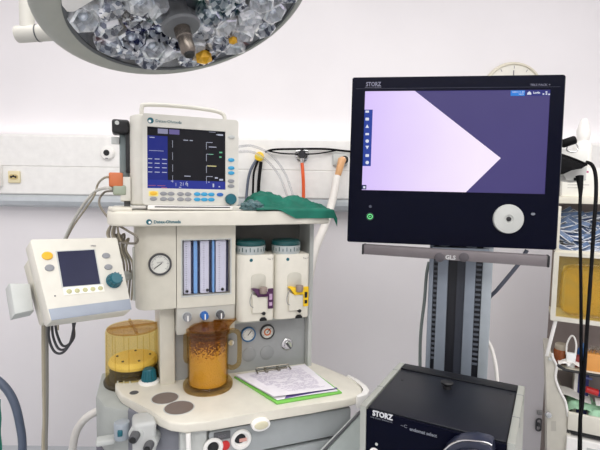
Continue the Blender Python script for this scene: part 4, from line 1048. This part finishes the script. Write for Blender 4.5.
# slanted support and side panel
s0, s1 = Rr(556, 318, 0), Rr(545.5, 353, 0)
MB().prism([rp(555, 317), rp(558.5, 317), rp(548.5, 356), rp(545, 356)], -.004, .02, 'y', .001).build('side_strut', white, t)
sp_ = [rp(*q) for q in ((545, 352), (551, 352), (552.5, 358), (556, 366), (555, 378), (560, 392), (565, 402), (567.5, 416), (571, 434), (571, 640), (547, 640), (547, 420), (546, 385))]
MB().prism(sp_, 0, .2, 'y', .002).build('side_panel', mat('cart_panel', (204, 200, 188), .45), t)
eg = [Vector((a_, -.003, b_)) for a_, b_ in [rp(*q) for q in ((552, 353), (553, 358), (556.5, 366), (555.5, 378), (560.5, 392), (565.5, 402), (568, 416))]]
MB().tube(eg, .005, 8).build('panel_edging', white, t)
q = Rr(550, 358.5); MB().cyl((q.x, -.012, q.z), (q.x, .002, q.z), .007, .007, 16, None, .001).build('strut_knob', lightgrey, t)
q = Rr(548, 412); kx = MB().cyl((q.x, -.002, q.z), (q.x, -.03, q.z), .008, .013, 18, None, .002).build('panel_knob', chrome, t)
MB().prism([rp(*q) for q in ((551, 421), (556, 421), (556, 431), (551, 431))], -.001, .002, 'y').build('panel_label', mat('pale_label', (186, 182, 172), .5), t)
# lower shelf (black edge)
zS = Rr(580, 371).z
xs = Rr(556, 366).x
MB().box(xs, XW, -.0, .2, zS-.01, zS, .002).build('shelf_board', cartc, t)
MB().tube([(xs+.004, -.004, zS+.012), (xs+.03, -.006, zS), (xs+.07, -.006, zS-.004), (XW, -.006, zS-.004)], .006, 8).build('shelf_edge', black, t)
# tray
zT0, zT1 = Rr(590, 433).z, Rr(590, 415).z
xt = Rr(567, 425).x
tray = MB(); tray.box(xt, XW, -.015, 0.0, zT0, zT1, .004); tray.box(xt, XW, .0, .2, zT0, zT0+.01); tray.build('tray', ivory, t)
MB().box(xt, XW, -.0, .2, zT0-.02, zT0-.002).build('painted_gap_shade', black, t)  # black strip standing in for the shade between tray and drawer
d_ = MB().box(xt, XW, -.02, .19, zT0-.22, zT0-.028, .004).build('drawer', white, t)
q = Rr(586, 446); MB().box(q.x, q.x+.07, -.0206, -.0198, q.z-.006, q.z+.004).build('drawer_label', lightgrey, d_)
MB().box(xt, XW, .0, .2, .05, zT0-.23).build('lower_body', cartc, t)
for (x, y) in ((xt+.05, .05), (XW-.06, .05), (xt+.05, .16), (XW-.06, .16)):
    MB().cyl((x-.012, y, .026), (x+.012, y, .026), .026).build('castor', black, t)
# packets in the upper bin
pkm = mat('packet_blue', (92, 114, 148), .35, var=.3, scale=60); pkw = mat('packet_white_edge', (226, 230, 236), .4); pkd = mat('packet_navy', (44, 62, 100), .35)
zl0 = zB
proto = []
for v in range(3):
    r_ = random.Random(40+v)
    L = .085; bend = (.3, -.25, .55)[v]; tw = (.4, -.5, .15)[v]
    def pf(a, b, L=L, bend=bend, tw=tw):
        x = (a-.5)*L; w = (b-.5)*.017
        return Vector((x, w*math.cos(tw*a*2), bend*(x*x)*8*.4+w*math.sin(tw*a*2)))
    mb_ = MB(); mb_.grid(pf, 12, 2, thick=.002)
    oP = mb_.build('packet', (pkm, pkd, pkm)[v])
    e1 = MB().tube([pf(a/10, 0) for a in range(11)], .0024, 6, smooth=False).build('white_seam', pkw, oP)
    e2 = MB().tube([pf(a/10, 1) for a in range(11)], .0019, 6, smooth=False).build('white_seam', pkw, oP)
    proto.append(oP)
npk = 0
PLAB = 'small blue packet with white seams heaped in the open bin above the yellow bin'
for row in range(9):
    for k in range(7):
        v = (row*7+k) % 3
        x = xl+.03+.03*k+RND.uniform(-.012, .012); z = zl0+.012+row*.0165+RND.uniform(-.003, .003); y = .02+RND.uniform(0, .05)+.009*row
        M = FR.M @ Matrix.Translation((x, y, z)) @ Euler((RND.uniform(.5, 1.3), RND.choice((-1, 1))*RND.uniform(.1, .65), RND.uniform(-.4, .4))).to_matrix().to_4x4()
        if npk < 3: oP = proto[npk]; oP.matrix_world = M
        else: oP = dup(proto[v], M)
        tag(oP, PLAB, 'packet', 'blue packets in the upper bin'); npk += 1
MB().box(xl+.012, XW, .002, .006, zB, zB+.03).build('bin_lip', pane, t)
# boxes on top
zTop = zC+.03
def put_box(px0, px1, py0, v0, dep, m, name, label, cat, base=None, parts=None):
    a = Rr(px0, py0, v0); b = Rr(px1, py0, v0); z = zTop if base is None else base
    o_ = thing(name, label, cat, FR.M @ Matrix.Translation((a.x, v0, z)))
    MB().box(0, b.x-a.x, 0, dep, 0, a.z-z, .003).build('carton', m, o_)
    return o_, b.x-a.x, a.z-z
ob, w_, h_ = put_box(563, 640, 168, .04, .088, mat('carton_white', (238, 236, 226), .6), 'carton', 'white carton with faint print on top of the supply cart', 'box')
tl = MB()
for k in range(5): tl.box(.02, .02+RND.uniform(.03, .1), -.0006, 0, h_*.3+k*.012, h_*.3+k*.012+.003)
tl.build('print', mat('faint_print', (190, 186, 180), .6), ob)
MB().box(.055, .09, -.0008, 0, h_-.02, h_-.012).build('print', mat('pink_print', (190, 110, 140), .6), ob)
# spray bottle behind
sb0 = Rr(583, 190, .18)
q = Rr(583, 205, .185); 
bt_ = thing('spray_bottle', 'white bottle with a pointed cap standing behind the white carton', 'bottle', FR.M @ Matrix.Translation((Rr(582.5, 150, .17).x, .17, zTop)))
ztop_ = Rr(582, 119, .17).z-zTop; zsh = Rr(582, 143, .17).z-zTop
MB().lathe([(0, 0), (.034, 0), (.036, .004), (.036, zsh-.02), (.03, zsh-.004), (.02, zsh+.012), (0, zsh+.014)], 28).build('body', mat('bottle_white', (238, 236, 230), .4), bt_)
MB().lathe([(0, zsh+.01), (.022, zsh+.01), (.026, zsh+.03), (.026, zsh+.05), (.016, ztop_-.012), (.01, ztop_), (0, ztop_)], 24).build('cap', white, bt_)
# items on the lower shelf
def itm(px, py, v): return Rr(px, py, v)
zs = zS
cupm = mat('brown_glass', (140, 76, 40), .25)
q = itm(561, 355, .06)
o_ = thing('brown_bottle', 'short brown pot at the left end of the lower shelf', 'pot', FR.M @ Matrix.Translation((q.x, .07, zs)))
MB().lathe([(0, 0), (.026, 0), (.028, .004), (.028, .05), (.026, .058), (0, .058)], 24).build('body', cupm, o_)
MB().lathe([(0, .058), (.024, .058), (.025, .062), (.024, .078), (.02, .082), (0, .082)], 24).build('lid', mat('pot_lid', (176, 166, 150), .4), o_)
q0, q1 = itm(566, 352, .03), itm(576.5, 352, .03)
xw0 = q0.x; ww = q1.x-q0.x; hb1 = q0.z-zs
o_ = thing('paper_bag', 'white packet with a tall white loop standing on the lower shelf', 'packet', FR.M @ Matrix.Translation((xw0, .02, zs)))
MB().prism([(.004, 0), (ww-.004, 0), (ww, hb1), (0, hb1)], 0, .02, 'y', .004).build('pouch', mat('pouch_white', (238, 240, 240), .5), o_)
lz = itm(571, 335.5, .03).z-zs
MB().tube([(.002, .01, hb1-.01), (.001, .01, hb1+.03), (ww*.25, .01, lz-.012), (ww*.5, .01, lz), (ww*.78, .01, lz-.012), (ww-.002, .01, hb1+.03), (ww-.004, .01, hb1-.01)], .0035, 10).build('loop', white, o_)
def wrap(a, b):
    return FR.w((xs+.008+.085*a, -.002+.045*b, zs+.008+.012*math.sin(pi*a)*abs(math.sin(7*a+3*b))+.01*noise.noise(Vector((a*6, b*4, 2)))+.006))
tag(MB().grid(wrap, 24, 10, thick=.002).build('white_wrapper', white, ang=70), 'crumpled white wrapper lying before the brown pot on the lower shelf', 'wrapper')
q = itm(581.5, 357, .08)
o_ = thing('blue_vial', 'slim blue vial standing behind the hanging cords on the lower shelf', 'vial', FR.M @ Matrix.Translation((q.x, .09, zs)))
hv = itm(581.5, 343, .09).z-zs
MB().lathe([(0, 0), (.014, 0), (.015, .003), (.015, hv*.7), (.009, hv*.8), (0, hv*.8)], 20).build('body', blue, o_)
MB().lathe([(0, hv*.8), (.010, hv*.8), (.010, hv), (0, hv)], 20).build('cap', mat('vial_cap', (90, 140, 200), .4), o_)
q = itm(577.5, 362, .05)
tag(MB().box(q.x-.012, q.x+.016, .035, .075, zs, zs+.045, .003).build('red_box', mat('dark_red', (132, 44, 40), .5)), 'small dark red box beside the white packet on the lower shelf', 'box').matrix_world = FR.M
q0 = itm(587, 353, .03); hb2 = q0.z-zs
orm = mat('orange_card', (228, 160, 84), .6)
for k in range(1):
    x0_ = q0.x+.058*k
    o_ = thing('orange_carton', ('orange open carton of clear wrapped items right of the hanging cords',)[k], 'box', FR.M @ Matrix.Translation((x0_, .02, zs)))
    MB().box(0, .054, 0, .07, 0, hb2-.002*k, .002).build('carton', orm, o_)
    cr = MB()
    for j in range(4):
        r_ = random.Random(j+9*k)
        def cf(a, b, j=j, r_=r_):
            return Vector((.004+.012*j+.012*a+.004*math.sin(9*b), .01+.045*b, hb2-.004+.032*a*(1-.4*b)+.008*math.sin(6*b+j)))
        cr.grid(cf, 6, 8, thick=.001)
    cr.build('clear_wrapping', clear('wrap_film', (240, 240, 236), .45, .25, (206, 200, 184)), o_)
# tray contents
zt2 = zT0+.01
q0, q1 = itm(578, 386, .1), itm(590, 374, .1)
o_ = thing('navy_box', 'small navy box in the tray behind the hanging cords', 'box', FR.M @ Matrix.Translation((q0.x, .11, zt2)))
hh_ = q1.z-zt2
MB().box(0, q1.x-q0.x, 0, .06, 0, hh_, .003).build('carton', mat('navy_card', (34, 40, 110), .5), o_)
MB().box(-.014, 0, 0, .06, 0, hh_+.002, .002).build('white_end', white, o_)
MB().box(.012, .05, -.001, 0, hh_-.028, hh_-.02).build('print', mat('print_pale_blue', (120, 130, 200), .5), o_)
q0, q1 = itm(585.5, 389, .05), itm(603, 393, .05)
o_ = thing('marker_pen', 'red tube with navy cap lying across the tray', 'tube', FR.M)
v0 = .05
MB().cyl((q0.x, v0, q0.z), (q0.x+.045, v0, q0.z-.007), .0135, .0135, 20, None, .003).build('barrel', red, o_)
MB().cyl((q0.x+.044, v0, q0.z-.007), (q0.x+.075, v0, q0.z-.012), .014, .014, 20, None, .003).build('cap', mat('navy_cap', (40, 52, 120), .4), o_)
mint = mat('mint_fabric', (172, 216, 184), .75, var=.1, scale=30, bump=.2)
def mk_mask(x0_, y0_, L, W_, sd, z0_):
    def f(a, b):
        return FR.w((x0_+L*a, y0_+W_*b, z0_+.028*math.sin(pi*a)**.5*(.6+.6*b)+.012*noise.noise(Vector((a*5+sd, b*4, sd)))+.010*b))
    return MB().grid(f, 24, 14, thick=.002)
tag(mk_mask(xt+.005, .03, .10, .12, 1.0, zt2+.055).build('face_mask', mint, ang=70), 'mint green folded cloth at the left end of the tray', 'cloth')
tag(mk_mask(xt+.075, -.002, .17, .1, 5.0, zt2+.05).build('face_mask', mint, ang=70), 'mint green crumpled cloth lying right of the cords in the tray front', 'cloth')
q0, q1 = itm(556, 384, .1), itm(580, 390, .1)
def ws(a, b): return FR.w((xs+.0+.14*a, .06+.06*b, zt2+.105-.012*a+.012*b+.006*math.sin(5*a)))
sheetw = MB().grid(ws, 16, 8, thick=.0015).build('white_pad', white); tag(sheetw, 'white folded pad lying on the mint cloth at the left of the tray', 'pad')
def ws2(a, b): return FR.w((xt+.10+.2*a, .03+.05*b, zt2+.098+.012*b-.012*a+.004*math.sin(6*a)))
tag(MB().grid(ws2, 16, 8, thick=.0015).build('white_pad', white), 'white paper strip under the red tube in the tray', 'paper')
# wall latch and slot near the cart
p = hity(538, 424, WY)
p1 = hity(538, 412, WY)
t = thing('wall_catch', 'grey oval ring and bar on the wall left of the supply cart', 'wall catch', (p.x, WY, p.z))
rr_ = rrect(-.014, .014, -.034, .034, .013)
MB().tube([(x, -.008, z) for x, z in rr_]+[(rr_[0][0], -.008, rr_[0][1])], .0045, 8, smooth=False).build('ring', mat('catch_grey', (82, 82, 86), .4, .5), t)
MB().box(-.01, .05, -.014, 0, p1.z-p.z-.012, p1.z-p.z+.012, .002).build('bar', mat('catch_bar', (168, 168, 168), .4, .4), t)
MB().box(-.006, .006, -.01, 0, -.01, .01).build('fixing', darkgrey, t)

# ================================================================== LEFT FOREGROUND HOSES, CLOTH
cable('corrugated_hose', 'thick dark blue grey hose arching in at the lower left corner', 'hose', [(-30, 372, 1.5), (-10, 376, 1.5), (4, 386, 1.5), (14, 402, 1.5), (20, 425, 1.5), (22.5, 450, 1.5), (22, 520, 1.5), (24, 620, 1.5)], .0135, mat('blue_grey_hose', (78, 88, 106), .4), 14)
cable('white_hose', 'wide white hose curving out from behind the absorber pod', 'hose', [(112, 406, 1.95), (98, 411, 1.9), (86, 418, 1.88), (77, 430, 1.88), (73, 446, 1.88), (71, 470, 1.88), (76, 560, 1.88)], .0165, whitehose, 14)
def gcl(a, b):
    p_ = hity(-46+52*b-4*(1-a)*b, 398+120*a, 1.6); n_ = .02*noise.noise(Vector((a*5, b*5, 3)))
    return p_+Vector((0, n_-.02*math.sin(9*b), 0))
tag(MB().grid(gcl, 24, 16, thick=.004).build('hanging_drape', mat('drape_green', (20, 110, 92), .85, var=.15, scale=12), ang=70), 'green cloth hanging at the lower left edge of the picture', 'drape')

# ================================================================== SURGICAL LAMP
lo = EYE + ray(183, 2).normalized()*1.13
LM = Matrix.Translation(lo) @ Matrix.Rotation(math.radians(-12), 4, 'X') @ Matrix.Rotation(math.radians(-18), 4, 'Y')
t = thing('surgical_lamp', 'grey domed surgical lamp full of clear reflectors hanging at the top', 'surgical lamp', LM)
lampm = mat('lamp_grey_paint', (166, 168, 160), .35); 
RO, RG = .30, .262; gx, gy = .014, .028
def ringbm():
    bm = bmesh.new(); n = 72; loops = []
    for (f, z) in ((0, .010), (.08, .003), (.5, .0), (.86, .001), (.96, .004), (1.0, .008), (1.0, .011)):
        L = []
        for k in range(n):
            a = 2*pi*k/n; gi = Vector((gx+RG*math.cos(a), gy+RG*math.sin(a))); go = Vector((RO*math.cos(a), RO*math.sin(a)))
            p_ = gi.lerp(go, f); L.append(bm.verts.new((p_.x, p_.y, z)))
        loops.append(L)
    for r, z in ((.297, .022), (.285, .05), (.26, .08), (.21, .112), (.13, .134), (.03, .14)):
        loops.append([bm.verts.new((r*math.cos(2*pi*k/n), r*math.sin(2*pi*k/n), z)) for k in range(n)])
    for A, B_ in zip(loops, loops[1:]):
        for k in range(n): bm.faces.new((A[k], A[(k+1) % n], B_[(k+1) % n], B_[k]))
    bm.faces.new(loops[-1])
    return bm
MB().add(ringbm()).build('housing', lampm, t)
plm = mat('lamp_inner_plate', (128, 134, 142), .35, .2)
MB().lathe([(0, .045), (RG*.90, .043), (RG, .02), (RG+.004, .008)], 64, Matrix.Translation((gx, gy, 0))).build('inner_plate', plm, t)
MB().lathe([(RG-.004, .006), (RG+.004, .004), (RG+.004, .010), (RG-.004, .010)], 64, Matrix.Translation((gx, gy, 0)), close=True).build('seal', mat('seal_grey', (92, 96, 98), .5), t)
MB().lathe([(0, -.016), (RG*.5, -.011), (RG*.85, .0), (RG-.002, .007), (RG-.002, .009), (RG*.85, .002), (RG*.5, -.009), (0, -.014)], 64, Matrix.Translation((gx, gy, 0))).build('glass_cover', pane, t)
# clear reflector modules; sparkle and dark reflections are painted into the facet colours
def refl_glint_mat(name, a, b, metal):
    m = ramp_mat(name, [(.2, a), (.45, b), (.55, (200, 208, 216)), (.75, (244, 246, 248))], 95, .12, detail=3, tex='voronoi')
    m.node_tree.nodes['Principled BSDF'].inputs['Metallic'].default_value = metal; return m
rm = [refl_glint_mat('reflector_glints_bright', (206, 210, 212), (236, 238, 238), .25), refl_glint_mat('reflector_glints_mid', (120, 126, 142), (200, 206, 212), .4), refl_glint_mat('reflector_glints_dark', (50, 56, 78), (120, 128, 146), .6)]
yrm = mat('reflector_amber', (226, 172, 44), .2, .2, var=.3, scale=60)
meshes = []
for v in range(3):
    r_ = random.Random(v+3); bm = bmesh.new()
    n = 6; loops = []
    for (r, z) in ((.014, .050), (.030, .040), (.036, .020), (.033, .004), (.026, .0), (.022, .018), (.010, .030)):
        loops.append([bm.verts.new(((r+r_.uniform(-.003, .003))*math.cos(2*pi*(k+.15*r_.random())/n), (r+r_.uniform(-.003, .003))*math.sin(2*pi*(k+.15*r_.random())/n), z+r_.uniform(-.003, .003))) for k in range(n)])
    for A, B_ in zip(loops, loops[1:]):
        for k in range(n):
            if r_.random() < .5: bm.faces.new((A[k], A[(k+1) % n], B_[(k+1) % n])); bm.faces.new((A[k], B_[(k+1) % n], B_[k]))
            else: bm.faces.new((A[k], A[(k+1) % n], B_[k])); bm.faces.new((A[(k+1) % n], B_[(k+1) % n], B_[k]))
    bm.faces.new(loops[0]); bm.faces.new(loops[-1]); meshes.append(bm)
prot = [MB().add(meshes[v]).build('reflector', rm[v], t, smooth=False) for v in range(3)]
lens = [MB().sphere((0, 0, .022), .012, (1, 1, 1.1), 10).build('lens', mat('lens_clear', (222, 230, 238), .05, .6), p_) for p_ in prot]
cnt = 0
hx, hy = .0, -.012
cells = []
sp = .063
for i in range(-6, 7):
    for j in range(-6, 7):
        x = gx+sp*(i+.5*(j % 2)); y = gy+sp*.866*j
        if math.hypot(x-gx, y-gy) > RG-.032 or math.hypot(x-hx, y-hy) < .045: continue
        cells.append((x, y))
for x, y in cells:
    v = cnt % 3 if cnt > 2 else cnt
    if cnt > 2: v = RND.choice((0, 0, 1, 1, 2))
    M = Matrix.Translation((x, y, -.004)) @ Euler((RND.uniform(-.35, .35), RND.uniform(-.35, .35), RND.uniform(0, 6))).to_matrix().to_4x4() 
    if cnt < 3: o_ = prot[cnt]
    else:
        o_ = prot[v].copy(); COL.objects.link(o_)
        l_ = prot[v].children[0].copy(); COL.objects.link(l_); l_.parent = o_
    o_.parent = t; o_.matrix_basis = M; cnt += 1
# amber reflectors
LF = lambda px, py, z: None
def lamp_hit(px, py, z):
    I = LM.inverted(); o_ = I @ EYE; d_ = I.to_3x3() @ ray(px, py); return o_+d_*((z-o_.z)/d_.z)
for px, py, s_ in ((203, 54, .040), (232, 37, .022)):
    q = lamp_hit(px, py, .0)
    bm = bmesh.new(); bmesh.ops.create_icosphere(bm, subdivisions=1, radius=s_*.62)
    MB().add(bm, None, Matrix.Translation((q.x, q.y, -.010)) @ Matrix.Diagonal((1, 1, .8, 1))).build('amber_lens', yrm, t, smooth=False)
# handle
hc = mat('handle_grey', (112, 114, 116), .4); ht = mat('handle_steel', (120, 112, 104), .25, .8)
q = lamp_hit(177, 12, .0)
TH = Matrix.Translation((q.x, q.y, 0))
hd = MB().lathe([(0, .05), (.026, .05), (.026, .0), (.03, -.018), (.042, -.03), (.044, -.036), (.04, -.040), (.02, -.042), (0, -.042)], 36, TH).build('handle_socket', hc, t)
hb_ = MB().lathe([(0, -.04), (.0185, -.04), (.0185, -.064), (.017, -.066), (.0165, -.100), (.013, -.105), (0, -.105)], 28, TH).build('handle', ht, t)
MB().lathe([(0, -.104), (.013, -.104), (.011, -.109), (0, -.109)], 20, TH).build('handle_tip', black, hb_)
# pale cover plate and suspension
q = lamp_hit(76, 3, .0)
MB().prism([tuple(lamp_hit(*p_, -.001).xy) for p_ in ((61, -6), (62, 5), (67, 11), (74, 11), (92, 0), (98, -6))], -.003, .004, 'z', .001).build('cover_plate', white, t)
a0, a1 = lamp_hit(13, 34, .035), lamp_hit(56, 31, .035)
MI = LM.inverted()
e0, e1 = MI @ (EYE+ray(17, 34.5)*1.10), MI @ (EYE+ray(70, 31)*1.10)
yk = MB().cyl(e0, e1, .020, .020, 28, None, .003).build('yoke', mat('yoke_pale_grey', (196, 194, 186), .4), t)
c_ = e0.lerp(e1, .40); dd = (e1-e0).normalized()
MB().cyl(c_-dd*.001, c_+dd*.002, .0208, .0208, 28).build('yoke_joint', darkgrey, yk)
pb = EYE+ray(27.5, 31)*1.10
MB().cyl(MI @ pb, MI @ Vector((pb.x, pb.y, ZC-.04)), .0165, .0165, 28).build('pole', MATS['yoke_pale_grey'], t)
MB().cyl(MI @ Vector((pb.x, pb.y, ZC-.05)), MI @ Vector((pb.x, pb.y, ZC)), .06, .09, 32).build('ceiling_flange', white, t)

# ================================================================== CAMERA, LIGHT
sc = bpy.context.scene
cam = bpy.data.cameras.new('camera'); co_ = bpy.data.objects.new('camera', cam); COL.objects.link(co_)
cam.sensor_width = 36; cam.lens = 36*F/600; cam.clip_start = .05
co_.matrix_world = Matrix.Translation(EYE) @ CAMR.to_4x4(); sc.camera = co_
def area(name, loc, rot, sx_, sy_, energy, col=(1, 1, 1)):
    l = bpy.data.lights.new(name, 'AREA'); l.shape = 'RECTANGLE'; l.size = sx_; l.size_y = sy_; l.energy = energy; l.color = col
    o_ = bpy.data.objects.new(name, l); COL.objects.link(o_); o_.location = loc; o_.rotation_euler = rot; return o_
area('ceiling_light', (0.1, .7, ZC-.02), (0, 0, 0), 3.6, 1.6, 53, (1, .985, .97))
area('ceiling_light', (0.2, -1.2, ZC-.02), (0, 0, 0), 3.0, 1.0, 68, (1, .985, .97))
area('trunking_uplight', (0.1, WY-.05, 1.712), (pi, 0, 0), 4.6, .05, 1.0, (1, .98, .96))
w = bpy.data.worlds.new('world'); sc.world = w; w.use_nodes = True
w.node_tree.nodes['Background'].inputs[0].default_value = (.8, .82, .85, 1); w.node_tree.nodes['Background'].inputs[1].default_value = .3
vs = sc.view_settings; vs.view_transform = 'Standard'; vs.look = 'None'; vs.gamma = 1; vs.exposure = 0; vs.use_curve_mapping = False
sc.cycles.max_bounces = 10; sc.cycles.transparent_max_bounces = 24; sc.cycles.diffuse_bounces = 5
sc.cycles.caustics_reflective = False; sc.cycles.caustics_refractive = False
